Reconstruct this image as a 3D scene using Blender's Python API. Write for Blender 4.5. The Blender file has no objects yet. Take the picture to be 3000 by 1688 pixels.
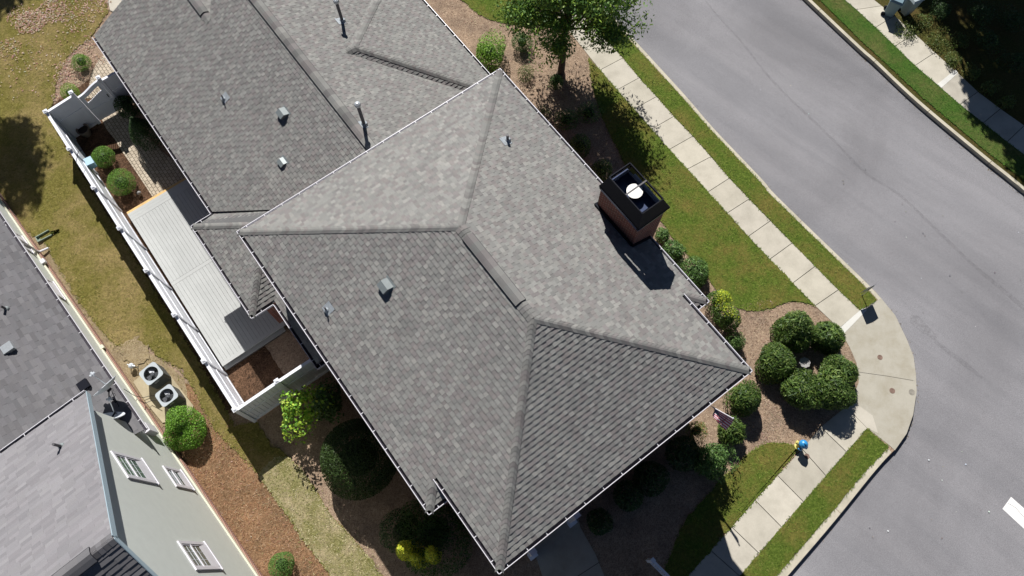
import bpy, math, random
import numpy as np
from mathutils import Vector
random.seed(7); rng=np.random.default_rng(7)
R=math.radians
sc=bpy.context.scene
# ---------------- camera, sky, sun, exposure ----------------
H=27.0; F=2120.0; T=math.atan(801/2120.0)
cd=bpy.data.cameras.new('camera'); cam=bpy.data.objects.new('camera',cd); sc.collection.objects.link(cam)
cam.location=(0,0,H); cam.rotation_euler=(T,0,0); cd.sensor_width=36; cd.lens=36*F/3000; cd.clip_end=500; cd.clip_start=.1
sc.camera=cam
SAZ=R(-77); SEL=R(44)          # shadow azimuth, sun elevation
w=bpy.data.worlds.new('World'); sc.world=w; w.use_nodes=True
nt=w.node_tree; bg=nt.nodes['Background']; sky=nt.nodes.new('ShaderNodeTexSky'); sky.sky_type='NISHITA'; sky.sun_disc=False
sky.air_density=.4; sky.dust_density=.1; sky.sun_elevation=SEL; sky.sun_rotation=R(-13)
nt.links.new(sky.outputs[0],bg.inputs[0]); bg.inputs[1].default_value=.05
sd=bpy.data.lights.new('sun','SUN'); sd.energy=5.0; sd.angle=R(.5); sd.color=(1,.97,.94)
so=bpy.data.objects.new('sun',sd); sc.collection.objects.link(so)
sdir=Vector((math.cos(SAZ)*math.cos(SEL),math.sin(SAZ)*math.cos(SEL),-math.sin(SEL)))
so.rotation_euler=sdir.to_track_quat('-Z','Y').to_euler()
sc.view_settings.view_transform='Standard'; sc.view_settings.look='None'; sc.view_settings.exposure=.44
sc.render.engine='CYCLES'; sc.cycles.max_bounces=5

# ---------------- survey: photo pixel + height -> ground plan ----------------
def ray(x,y):
    dx=(x-1500.)/F; u=-(y-844.)/F
    return (dx, u*math.cos(T)+math.sin(T), u*math.sin(T)-math.cos(T))
def P(x,y,z=0.):
    r=ray(x,y); s=(H-z)/-r[2]; return Vector((r[0]*s,r[1]*s,z))
def pts(l,z=0.): return [P(x,y,z) for x,y in l]
class Frame:
    def __init__(s,az,o=(0,0)):
        a=R(az); s.u=Vector((math.cos(a),math.sin(a),0)); s.v=Vector((-s.u.y,s.u.x,0))
    def w(s,u,v,z=0.): return s.u*u+s.v*v+Vector((0,0,z))
    def uv(s,p): return p.dot(s.u),p.dot(s.v)
HF=Frame(-53.13); NF=Frame(-49.3)

# ---------------- object helpers ----------------
COL=sc.collection
def tag(o,label,cat,group=None):
    o['label']=label; o['category']=cat
    if group: o['group']=group
    return o
def empty(name,loc,label,cat,group=None):
    o=bpy.data.objects.new(name,None); o.location=loc; o.empty_display_size=.2; COL.objects.link(o)
    return tag(o,label,cat,group)
def wloc(o):
    l=Vector(o.location)
    while o.parent: o=o.parent; l+=Vector(o.location)
    return l
class MB:
    def __init__(s): s.v=[]; s.f=[]; s.m=[]; s.c=[]
    def face(s,ps,mi=0,col=None):
        n=len(s.v); s.v+= [tuple(p) for p in ps]; s.f.append(tuple(range(n,n+len(ps)))); s.m.append(mi); s.c.append(col or (1,1,1))
    def prism(s,poly,z0,z1,mi=0,col=None,bottom=True,mside=None):
        a=[Vector((p[0],p[1],z0)) for p in poly]; b=[Vector((p[0],p[1],z1)) for p in poly]
        ar=sum(a[i].x*a[(i+1)%len(a)].y-a[(i+1)%len(a)].x*a[i].y for i in range(len(a)))
        if ar<0: a.reverse(); b.reverse()
        s.face(b,mi,col)
        if bottom: s.face(a[::-1],mi,col)
        for i in range(len(a)):
            j=(i+1)%len(a); s.face([a[i],a[j],b[j],b[i]],mi if mside is None else mside,col)
    def hexa(s,c,mi=0,col=None):   # c: 8 corners, bottom 4 ccw, top 4 ccw
        for q in ((3,2,1,0),(4,5,6,7),(0,1,5,4),(1,2,6,5),(2,3,7,6),(3,0,4,7)): s.face([c[i] for i in q],mi,col)
    def fbox(s,fr,u0,u1,v0,v1,z0,z1,mi=0,col=None):
        s.hexa([fr.w(u0,v0,z0),fr.w(u1,v0,z0),fr.w(u1,v1,z0),fr.w(u0,v1,z0),fr.w(u0,v0,z1),fr.w(u1,v0,z1),fr.w(u1,v1,z1),fr.w(u0,v1,z1)],mi,col)
    def beam(s,a,b,wd,ht,mi=0,col=None,up=Vector((0,0,1))):
        a=Vector(a); b=Vector(b); d=(b-a).normalized(); x=d.cross(up).normalized()*wd/2; y=x.cross(d).normalized()*ht/2
        s.hexa([a-x-y,a+x-y,b+x-y,b-x-y,a-x+y,a+x+y,b+x+y,b-x+y],mi,col)
    def lathe(s,c,prof,n=20,mi=0,axis=Vector((0,0,1)),cap=True,col=None,el=None):
        c=Vector(c); ax=axis.normalized(); x=ax.orthogonal().normalized(); y=ax.cross(x)
        rings=[[c+ax*h+(x*math.cos(2*math.pi*i/n)+y*math.sin(2*math.pi*i/n))*r for i in range(n)] for r,h in prof]
        for k in range(len(rings)-1):
            for i in range(n):
                j=(i+1)%n; s.face([rings[k][i],rings[k][j],rings[k+1][j],rings[k+1][i]],mi,col)
        if cap:
            s.face(rings[0][::-1],mi,col); s.face(rings[-1],mi,col)
    def tube(s,ps,r,n=8,mi=0,r2=None,col=None):
        ps=[Vector(p) for p in ps]; rings=[]
        for i,p in enumerate(ps):
            d=(ps[min(i+1,len(ps)-1)]-ps[max(i-1,0)]).normalized(); ref=Vector((.3,.2,.93)) if abs(d.z)<.9 else Vector((1,0,0))
            x=d.cross(ref).normalized(); y=d.cross(x); t=i/(len(ps)-1); rr=r if r2 is None else r*(1-t)+r2*t
            rings.append([p+(x*math.cos(2*math.pi*k/n)+y*math.sin(2*math.pi*k/n))*rr for k in range(n)])
        for a in range(len(rings)-1):
            for i in range(n):
                j=(i+1)%n; s.face([rings[a][i],rings[a][j],rings[a+1][j],rings[a+1][i]],mi,col)
        s.face(rings[0],mi,col); s.face(rings[-1][::-1],mi,col)
    def build(s,name,mats,parent=None,smooth=False,merge=False):
        if not isinstance(mats,(list,tuple)): mats=[mats]
        off=wloc(parent) if parent is not None else Vector((0,0,0))
        vs=[(a-off.x,b-off.y,c-off.z) for a,b,c in s.v]
        me=bpy.data.meshes.new(name); me.from_pydata(vs,[],s.f)
        for m in mats: me.materials.append(m)
        me.polygons.foreach_set('material_index',s.m)
        ca=me.attributes.new('tint','FLOAT_COLOR','FACE')
        arr=np.ones((len(s.f),4),dtype=np.float32); arr[:,:3]=np.array(s.c,dtype=np.float32); ca.data.foreach_set('color',arr.ravel())
        if smooth or merge:
            import bmesh
            bm=bmesh.new(); bm.from_mesh(me); bmesh.ops.remove_doubles(bm,verts=bm.verts,dist=.0005); bm.to_mesh(me); bm.free()
        if smooth: me.polygons.foreach_set('use_smooth',[True]*len(me.polygons))
        o=bpy.data.objects.new(name,me); COL.objects.link(o)
        if parent is not None: o.parent=parent
        return o
def rebase(o):
    """move a top-level mesh's origin to the base of its bounds"""
    me=o.data; n=len(me.vertices); a=np.empty(n*3); me.vertices.foreach_get('co',a); a=a.reshape(-1,3)
    c=np.array([(a[:,0].min()+a[:,0].max())/2,(a[:,1].min()+a[:,1].max())/2,a[:,2].min()]); a-=c
    me.vertices.foreach_set('co',a.ravel()); o.location=c; return o
def struct(o): o['kind']='structure'; return o

# ---------------- materials ----------------
def nmat(name,rough=.9,spec=.3):
    m=bpy.data.materials.new(name); m.use_nodes=True; b=m.node_tree.nodes['Principled BSDF']
    b.inputs['Roughness'].default_value=rough; b.inputs['Specular IOR Level'].default_value=spec
    return m,m.node_tree,b
def N(nt,t,**k):
    n=nt.nodes.new(t)
    for a,v in k.items(): setattr(n,a,v)
    return n
def pos(nt,scale=None,rotz=0,stretch=None):
    g=N(nt,'ShaderNodeNewGeometry'); mp=N(nt,'ShaderNodeMapping'); nt.links.new(g.outputs['Position'],mp.inputs[0])
    mp.inputs['Rotation'].default_value=(0,0,rotz)
    if stretch: mp.vector_type='TEXTURE'; mp.inputs['Scale'].default_value=tuple(1/x for x in stretch)
    return mp.outputs[0]
def noise(nt,vec,scale,detail=4,rough=.6,dist=0):
    n=N(nt,'ShaderNodeTexNoise'); n.inputs['Scale'].default_value=scale; n.inputs['Detail'].default_value=detail; n.inputs['Roughness'].default_value=rough
    n.inputs['Distortion'].default_value=dist
    nt.links.new(vec,n.inputs['Vector']); return n.outputs['Fac']
def ramp(nt,fac,stops):
    r=N(nt,'ShaderNodeValToRGB'); e=r.color_ramp.elements
    e[0].position=stops[0][0]; e[0].color=(*stops[0][1],1); e[1].position=stops[-1][0]; e[1].color=(*stops[-1][1],1)
    for p,c in stops[1:-1]:
        x=e.new(p); x.color=(*c,1)
    nt.links.new(fac,r.inputs[0]); return r.outputs[0]
def mix(nt,fac,a,b,mode='MIX'):
    m=N(nt,'ShaderNodeMix',data_type='RGBA',blend_type=mode)
    for s,i in ((fac,0),(a,6),(b,7)):
        if isinstance(s,(int,float)): m.inputs[i].default_value=s
        elif isinstance(s,tuple): m.inputs[i].default_value=(*s,1)
        else: nt.links.new(s,m.inputs[i])
    return m.outputs[2]
def bump(nt,b,h,strength=.5,dist=.02):
    n=N(nt,'ShaderNodeBump'); n.inputs['Strength'].default_value=strength; n.inputs['Distance'].default_value=dist
    nt.links.new(h,n.inputs['Height']); nt.links.new(n.outputs[0],b.inputs['Normal'])
def simple(name,col,rough=.6,metal=0.,var=.0,vs=8,spec=.4,fine=.0):
    m,nt,b=nmat(name,rough,spec); b.inputs['Metallic'].default_value=metal
    if var:
        p=pos(nt); f=noise(nt,p,vs,5); c=ramp(nt,f,[(.3,tuple(x*(1-var) for x in col)),(.7,tuple(min(1,x*(1+var)) for x in col))])
        nt.links.new(c,b.inputs['Base Color'])
    else: b.inputs['Base Color'].default_value=(*col,1)
    return m
def grassmat(name,cols,patch,pscale=.35,hs=14):
    m,nt,b=nmat(name,.95,.1); p=pos(nt)
    f=noise(nt,p,hs,6,.75); c=ramp(nt,f,[(.32,cols[0]),(.5,cols[1]),(.68,cols[2])])
    f2=noise(nt,p,pscale,5,.65); k=ramp(nt,f2,[(.42,(0,0,0)),(.62,(1,1,1))])
    f3=noise(nt,p,hs*.7,5,.7); c2=ramp(nt,f3,[(.32,tuple(x*.6 for x in patch)),(.68,tuple(x*1.3 for x in patch))])
    c=mix(nt,k,c,c2)
    fb=noise(nt,p,55,3,.7); cc=ramp(nt,fb,[(.3,(.55,.55,.55)),(.7,(1.35,1.35,1.3))]); c=mix(nt,1.0,c,cc,'MULTIPLY')
    nt.links.new(c,b.inputs['Base Color']); fh=noise(nt,p,30,4,.8); bump(nt,b,fh,1.0,.07); return m
def strawmat(name,cols,big,s=1.0):
    m,nt,b=nmat(name,.95,.1)
    out=None
    for rz,st in ((.3,(1,.16,1)),(1.4,(1,.16,1)),(2.5,(1,.16,1))):
        p=pos(nt,rotz=rz,stretch=st); f=noise(nt,p,42*s,3,.7,.6); 
        if out is None: out=f
        else:
            mm=N(nt,'ShaderNodeMath',operation='MAXIMUM'); nt.links.new(out,mm.inputs[0]); nt.links.new(f,mm.inputs[1]); out=mm.outputs[0]
    c=ramp(nt,out,[(.46,cols[0]),(.58,cols[1]),(.72,cols[2])])
    p=pos(nt); f2=noise(nt,p,1.1,6,.7); k=ramp(nt,f2,[(.35,big[0]),(.65,big[1])]); c=mix(nt,1.0,c,k,'MULTIPLY')
    nt.links.new(c,b.inputs['Base Color']); bump(nt,b,out,1.0,.05); return m
def tintmat(name,rough=.95,grain=120,g=.25,spec=.15,bs=.3,trans=0.):
    m,nt,b=nmat(name,rough,spec); a=N(nt,'ShaderNodeAttribute',attribute_name='tint'); p=pos(nt)
    f=noise(nt,p,grain,2,.8); k=ramp(nt,f,[(.3,(1-g,)*3),(.7,(1+g,)*3)]); c=mix(nt,1.0,a.outputs['Color'],k,'MULTIPLY')
    nt.links.new(c,b.inputs['Base Color'])
    if name=='roof_shingle':
        w_=noise(nt,p,.55,6,.65,.4); kw=ramp(nt,w_,[(.3,(.95,.945,.935)),(.65,(1.04,1.03,1.015))]); c=mix(nt,1.0,c,kw,'MULTIPLY')
    nt.links.new(c,b.inputs['Base Color'])
    if bs: bump(nt,b,f,bs,.004)
    if trans:
        tr=N(nt,'ShaderNodeBsdfTranslucent'); nt.links.new(c,tr.inputs[0]); mx=N(nt,'ShaderNodeMixShader'); mx.inputs[0].default_value=trans
        nt.links.new(b.outputs[0],mx.inputs[1]); nt.links.new(tr.outputs[0],mx.inputs[2]); nt.links.new(mx.outputs[0],nt.nodes['Material Output'].inputs[0])
    return m
def brickmat(name,fr,cols,mortar,bw=.2,bh=.072):
    m,nt,b=nmat(name,.9,.2); g=N(nt,'ShaderNodeNewGeometry')
    d=N(nt,'ShaderNodeVectorMath',operation='DOT_PRODUCT'); nt.links.new(g.outputs['Position'],d.inputs[0]); d.inputs[1].default_value=tuple(fr.u+fr.v)
    s=N(nt,'ShaderNodeSeparateXYZ'); nt.links.new(g.outputs['Position'],s.inputs[0]); c=N(nt,'ShaderNodeCombineXYZ')
    nt.links.new(d.outputs['Value'],c.inputs[0]); nt.links.new(s.outputs[2],c.inputs[1])
    t=N(nt,'ShaderNodeTexBrick'); nt.links.new(c.outputs[0],t.inputs['Vector']); t.inputs['Scale'].default_value=1
    t.inputs['Brick Width'].default_value=bw; t.inputs['Row Height'].default_value=bh; t.inputs['Mortar Size'].default_value=.008
    t.inputs['Color1'].default_value=(*cols[0],1); t.inputs['Color2'].default_value=(*cols[1],1); t.inputs['Mortar'].default_value=(*mortar,1); t.inputs['Bias'].default_value=-.1
    nt.links.new(t.outputs['Color'],b.inputs['Base Color']); return m
def concretemat(name,col,stain,rough=.9):
    m,nt,b=nmat(name,rough,.2); p=pos(nt); f=noise(nt,p,1.3,8,.65); c=ramp(nt,f,[(.3,stain),(.55,col),(.75,tuple(min(1,x*1.08) for x in col))])
    f2=noise(nt,p,60,3,.8); k=ramp(nt,f2,[(.3,(.88,)*3),(.7,(1.1,)*3)]); c=mix(nt,1.0,c,k,'MULTIPLY'); 
    a=N(nt,'ShaderNodeAttribute',attribute_name='tint'); c=mix(nt,1.0,c,a.outputs['Color'],'MULTIPLY')
    nt.links.new(c,b.inputs['Base Color']); bump(nt,b,f2,.3,.004); return m
def asphaltmat():
    m,nt,b=nmat('asphalt',.9,.25); p=pos(nt); f=noise(nt,p,.16,7,.62,.6)
    c=ramp(nt,f,[(.3,(.185,.182,.188)),(.5,(.220,.217,.224)),(.7,(.252,.249,.257))])
    ps=pos(nt,rotz=R(-41),stretch=(.12,1.3,1)); f4=noise(nt,ps,.7,5,.6); k4=ramp(nt,f4,[(.35,(.88,.88,.89)),(.65,(1.07,1.06,1.06))]); c=mix(nt,1.0,c,k4,'MULTIPLY')
    f2=noise(nt,p,38,3,.9); k=ramp(nt,f2,[(.3,(.6,)*3),(.7,(1.4,)*3)]); c=mix(nt,1.0,c,k,'MULTIPLY')
    nt.links.new(c,b.inputs['Base Color']); bump(nt,b,f2,.5,.01); return m
M={}
M['asphalt']=asphaltmat()
M['seam']=simple('tar_seam',(.17,.165,.175),.9,var=.15,vs=30)
M['walk']=concretemat('sidewalk_concrete',(.50,.465,.39),(.41,.38,.315))
M['ramp']=concretemat('ramp_concrete',(.40,.375,.31),(.33,.30,.23))
M['kerb']=concretemat('kerb_concrete',(.50,.46,.36),(.38,.35,.27))
M['joint']=simple('joint_dark',(.06,.055,.05),.95)
M['lawn_green']=grassmat('lawn_green',((.04,.07,.010),(.11,.165,.024),(.20,.26,.05)),(.20,.18,.045),.7)
M['lawn_bright']=grassmat('lawn_bright',((.03,.075,.012),(.065,.14,.022),(.12,.20,.04)),(.15,.16,.05),.5)
M['lawn_dry']=grassmat('lawn_dry',((.09,.085,.018),(.20,.175,.045),(.32,.28,.085)),(.34,.26,.11),.55)
M['lawn_pale']=grassmat('lawn_pale',((.13,.13,.04),(.27,.25,.10),(.46,.41,.22)),(.46,.38,.23),1.1)
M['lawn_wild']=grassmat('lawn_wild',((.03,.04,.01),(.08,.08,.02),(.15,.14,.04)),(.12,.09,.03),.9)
M['straw']=strawmat('pine_straw_tan',((.18,.125,.09),(.40,.30,.215),(.56,.46,.34)),((.7,.68,.68),(1.1,1.06,1.02)))
M['straw_red']=strawmat('pine_straw_red',((.12,.065,.035),(.29,.175,.10),(.43,.30,.18)),((.7,.72,.7),(1.1,1.05,1.0)))
M['bark']=strawmat('bark_mulch',((.03,.02,.013),(.13,.075,.045),(.24,.15,.10)),((.6,.6,.6),(1.15,1.1,1.05)),.8)
M['dirt']=strawmat('bare_dirt',((.2,.15,.09),(.36,.28,.17),(.5,.42,.3)),((.8,.8,.8),(1.1,1.1,1.05)),1.3)
M['shingle']=tintmat('roof_shingle',.95,140,.22,.15,.4)
M['leaf']=tintmat('leaf',.55,40,.15,.35,0,.3)
M['leafdry']=tintmat('dry_leaf',.8,60,.15,.2,0,.15)
M['barkwood']=simple('tree_bark',(.10,.075,.055),.95,var=.4,vs=14)
M['white']=simple('white_metal',(.66,.65,.68),.35,var=.04,vs=3)
M['vinyl']=simple('white_vinyl',(.76,.78,.82),.4,var=.03,vs=2)
M['grime']=simple('gutter_grime',(.045,.04,.05),.9,var=.3,vs=20)
M['black']=simple('black_metal',(.008,.009,.015),.6,spec=.12)
M['navy']=simple('dark_cover',(.06,.08,.15),.3,.2)
M['galv']=simple('galvanised',(.5,.53,.54),.4,.6,var=.1,vs=10)
M['ventgrey']=simple('vent_grey',(.2,.225,.225),.5,.2,var=.08,vs=12)
M['steel']=simple('pipe_dark',(.10,.095,.10),.6,var=.2,vs=12)
M['lead']=simple('lead_flashing',(.33,.36,.38),.55,.3,var=.15,vs=15)
M['cap']=simple('flue_cap',(.85,.83,.78),.4)
M['brick']=brickmat('red_brick',HF,((.20,.052,.038),(.095,.03,.024)),(.34,.26,.21))
M['brickn']=brickmat('foundation_brick',NF,((.27,.11,.075),(.20,.085,.065)),(.5,.45,.38),.075,.2)
M['siding']=simple('sage_stucco',(.56,.585,.535),.85,var=.03,vs=4)
M['sidetrim']=simple('cream_trim',(.62,.60,.47),.6)
M['soffit']=simple('soffit_white',(.6,.6,.6),.6)
M['blue_trim']=simple('rake_trim',(.30,.38,.42),.5)
M['glass']=simple('window_glass',(.12,.17,.155),.08,spec=.9,var=.35,vs=5)
M['deck']=concretemat('deck_board',(.42,.43,.415),(.395,.405,.39),.7)
M['wood']=simple('pine_beam',(.62,.40,.16),.7,var=.15,vs=6)
M['pave']=None
def pavemat():
    m,nt,b=nmat('paver_path',.9,.2); p=pos(nt,rotz=R(53))
    t=N(nt,'ShaderNodeTexBrick'); nt.links.new(p,t.inputs['Vector']); t.inputs['Scale'].default_value=1
    t.inputs['Brick Width'].default_value=.2; t.inputs['Row Height'].default_value=.14; t.inputs['Mortar Size'].default_value=.009
    t.inputs['Color1'].default_value=(.50,.43,.33,1); t.inputs['Color2'].default_value=(.39,.33,.25,1); t.inputs['Mortar'].default_value=(.08,.065,.045,1)
    f=noise(nt,pos(nt),25,4,.7); k=ramp(nt,f,[(.3,(.8,)*3),(.7,(1.2,)*3)]); nt.links.new(mix(nt,1.0,t.outputs['Color'],k,'MULTIPLY'),b.inputs['Base Color'])
    inv=N(nt,'ShaderNodeMath',operation='SUBTRACT'); inv.inputs[0].default_value=1; nt.links.new(t.outputs['Fac'],inv.inputs[1]); bump(nt,b,inv.outputs[0],.8,.015); return m
M['pave']=pavemat()
M['paint']=simple('road_paint',(.78,.77,.74),.8,var=.06,vs=20)
M['acgrey']=simple('ac_light_grey',(.43,.47,.49),.45,var=.04,vs=6)
M['acdark']=simple('ac_dark_louvre',(.07,.075,.08),.5,.3)
M['fan']=simple('fan_blade',(.30,.31,.33),.3,.7)
M['pad']=concretemat('pad_concrete',(.42,.36,.24),(.33,.28,.18))
M['signface']=simple('sign_back',(.33,.33,.36),.4,.5)
M['hyblue']=simple('hydrant_blue',(.03,.24,.52),.35)
M['hyyel']=simple('hydrant_yellow',(.62,.54,.16),.45)
M['rust']=simple('rusty_lid',(.20,.13,.10),.8,var=.3,vs=40)
M['lidgrey']=simple('grey_lid',(.27,.25,.21),.8,var=.2,vs=40)
M['stone']=simple('birdbath_stone',(.27,.26,.25),.8,var=.12,vs=12)
M['pot']=simple('pot_clay',(.17,.14,.11),.8,var=.15,vs=10)
M['soil']=simple('soil',(.03,.022,.016),.95)
M['bluebox']=simple('blue_plastic',(.20,.36,.46),.45)
M['bin']=simple('bin_grey_blue',(.16,.24,.28),.4)
M['binlight']=simple('bin_pale',(.36,.42,.42),.4)
M['green_p']=simple('splash_green',(.21,.27,.22),.5)
M['twig']=simple('twig',(.16,.12,.08),.9)
M['rubber']=simple('cable_black',(.02,.02,.022),.5)
M['dish']=simple('dish_grey',(.50,.53,.56),.45)
def flagmat():
    m,nt,b=nmat('flag_cloth',.8,.1); uv=N(nt,'ShaderNodeUVMap'); s=N(nt,'ShaderNodeSeparateXYZ'); nt.links.new(uv.outputs[0],s.inputs[0])
    a=N(nt,'ShaderNodeMath',operation='MULTIPLY'); nt.links.new(s.outputs[1],a.inputs[0]); a.inputs[1].default_value=6.5
    f=N(nt,'ShaderNodeMath',operation='FRACT'); nt.links.new(a.outputs[0],f.inputs[0]); g=N(nt,'ShaderNodeMath',operation='LESS_THAN'); nt.links.new(f.outputs[0],g.inputs[0]); g.inputs[1].default_value=.5
    c=mix(nt,g.outputs[0],(.85,.82,.84),(.55,.07,.11))
    x=N(nt,'ShaderNodeMath',operation='LESS_THAN'); nt.links.new(s.outputs[0],x.inputs[0]); x.inputs[1].default_value=.3
    y=N(nt,'ShaderNodeMath',operation='GREATER_THAN'); nt.links.new(s.outputs[1],y.inputs[0]); y.inputs[1].default_value=.46
    xy=N(nt,'ShaderNodeMath',operation='MULTIPLY'); nt.links.new(x.outputs[0],xy.inputs[0]); nt.links.new(y.outputs[0],xy.inputs[1])
    mp=N(nt,'ShaderNodeMapping'); nt.links.new(uv.outputs[0],mp.inputs[0]); mp.inputs['Scale'].default_value=(18,14,1)
    vo=N(nt,'ShaderNodeTexVoronoi'); nt.links.new(mp.outputs[0],vo.inputs['Vector']); vo.inputs['Randomness'].default_value=0; vo.inputs['Scale'].default_value=1
    st=N(nt,'ShaderNodeMath',operation='LESS_THAN'); nt.links.new(vo.outputs['Distance'],st.inputs[0]); st.inputs[1].default_value=.28
    cb=mix(nt,st.outputs[0],(.02,.03,.16),(.8,.8,.8)); c=mix(nt,xy.outputs[0],c,cb)
    nt.links.new(c,b.inputs['Base Color']); return m
M['flag']=flagmat()

# ---------------- ground ----------------
def smoothline(l,n=4):
    o=[]
    for i in range(len(l)-1):
        p0=l[max(i-1,0)];p1=l[i];p2=l[i+1];p3=l[min(i+2,len(l)-1)]
        for k in range(n):
            t=k/n; o.append(tuple(.5*((2*p1[j])+(-p0[j]+p2[j])*t+(2*p0[j]-5*p1[j]+4*p2[j]-p3[j])*t*t+(-p0[j]+3*p1[j]-3*p2[j]+p3[j])*t**3) for j in (0,1)))
    o.append(l[-1]); return o
def tri_sheet(name,poly,z,mat,skirt=None,col=None,label=None):
    """ngon sheet triangulated, optional skirt down"""
    import bmesh
    bm=bmesh.new(); vs=[bm.verts.new((p[0],p[1],z)) for p in poly]; f=bm.faces.new(vs)
    if f.normal.z==0: bm.normal_update()
    f.normal_update()
    if f.normal.z<0: f.normal_flip()
    if skirt:
        lo=[bm.verts.new((p[0],p[1],z-skirt)) for p in poly]
        n=len(vs); flip=sum(poly[i][0]*poly[(i+1)%n][1]-poly[(i+1)%n][0]*poly[i][1] for i in range(n))>0
        for i in range(n):
            j=(i+1)%n; q=[lo[i],lo[j],vs[j],vs[i]]; bm.faces.new(q if flip else q[::-1])
    bmesh.ops.triangulate(bm,faces=[f])
    me=bpy.data.meshes.new(name); bm.to_mesh(me); bm.free(); me.materials.append(mat)
    a=me.attributes.new('tint','FLOAT_COLOR','FACE'); a.data.foreach_set('color',[1.0]*4*len(me.polygons))
    o=bpy.data.objects.new(name,me); COL.objects.link(o); return struct(o)
def resample(poly,d):
    o=[]; n=len(poly)
    for i in range(n):
        a=Vector(poly[i]); b=Vector(poly[(i+1)%n]); k=max(1,int((b-a).length/d))
        for j in range(k): o.append(a.lerp(b,j/k))
    return o
def inframe(p):
    X,Y=p[0],p[1]; u=Y*math.cos(T)-H*math.sin(T); w_=Y*math.sin(T)+H*math.cos(T); return w_>0 and abs(F*X/w_)<1700 and abs(F*u/w_)<1050
def jitter(poly,d,amp):
    o=[]
    for p in resample(poly,d): 
        q=p.copy()
        if inframe(p): q.x+=random.gauss(0,amp); q.y+=random.gauss(0,amp)
        o.append(q)
    return o
def offset(line,d):
    o=[]
    for i,p in enumerate(line):
        a=line[max(i-1,0)]; b=line[min(i+1,len(line)-1)]; t=(Vector(b)-Vector(a)); t.z=0; t.normalize(); o.append(Vector(p)+Vector((-t.y,t.x,0))*d)
    return o
RZ=-.18
g=MB(); g.face([(-150,-150,RZ),(150,-150,RZ),(150,150,RZ),(-150,150,RZ)]); struct(g.build('road',M['asphalt']))
kerb_px=[(1500,-320),(1755,0),(1804,58),(2000,272),(2091,377),(2229,522),(2264,563),(2371,668),(2532,823),(2581,874),(2622,924),(2656,994),(2676,1045),(2683,1099),(2685,1149),(2675,1215),(2656,1270),(2621,1320),(2555,1390),(2442,1530),(2307,1688),(2090,1940)]
kerb=[P(x,y) for x,y in smoothline(kerb_px,4)]
def pl(l,n=4): return [P(x,y) for x,y in smoothline(l,n)]
blk=[P(1500,-320)+Vector((-60,75,0)),Vector((-120,120,0)),Vector((-120,-60,0)),P(2090,1940)+Vector((-38,-45,0))]
ins=offset(kerb,-.02)
tri_sheet('ground',ins+[Vector((-10,-60,0)),Vector((-120,-60,0)),Vector((-120,110,0)),Vector((-48,110,0))],0,M['straw'],.3)
# kerb of the house block (with real cut joints)
def kerbmesh(name,line,wd,top=.006,gap_every=3.05,skip=None):
    inner=offset(line,-wd) ; m=MB(); acc=0
    for i in range(len(line)-1):
        a,b=line[i],line[i+1]; c,d=inner[i],inner[i+1]
        L=(b-a).length; acc+=L; cut=.0
        if acc>gap_every: acc=0; cut=.02
        t=1-cut/L if L>0 else 1
        b2=a.lerp(b,t); d2=c.lerp(d,t)
        m.prism([a,b2,d2,c],RZ-.02,top,0,bottom=False)
        if cut: m.prism([b2,b,d,d2],RZ-.02,top-.03,1,bottom=False)
    return struct(m.build(name,[M['kerb'],M['joint']]))
kl1=[P(x,y) for x,y in smoothline(kerb_px[:10],6)]; kerbmesh('kerb',kl1,.15)
kl2=[P(x,y) for x,y in smoothline([(2612,1325),(2555,1390),(2442,1530),(2307,1688),(2090,1940)],6)]; kerbmesh('kerb',kl2,.25)
# corner ramp
rampp=[(2458,963),(2517,911),(2568,882),(2581,874),(2622,924),(2656,994),(2676,1045),(2683,1099),(2685,1149),(2675,1215),(2656,1270),(2621,1320),(2609,1308),(2540,1254),(2478,1192),(2500,1160),(2516,1120),(2509,1064),(2489,1018)]
tri_sheet('ramp',pts(rampp),.012,M['ramp'],.2)
m=MB(); m.prism(pts([(2458,963),(2526,903),(2540,908),(2466,984)]),.005,.018); struct(m.build('ramp_edge',[concretemat('white_concrete',(.62,.61,.56),(.55,.54,.5))]))
m=MB(); m.prism(pts([(2478,1192),(2500,1177),(2556,1218),(2572,1270),(2540,1254)]),.005,.018); struct(m.build('ramp_edge',[M['walk']]))
def strip(ps,wd,z,name,mat):
    l=[P(x,y,z) for x,y in ps]; a=offset(l,wd/2); b=offset(l,-wd/2); m=MB()
    for i in range(len(l)-1): m.face([b[i],b[i+1],a[i+1],a[i]])
    return struct(m.build(name,mat))
strip([(2515,1090),(2600,1102),(2676,1115)],.012,.0165,'joint_line',M['joint'])
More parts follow.
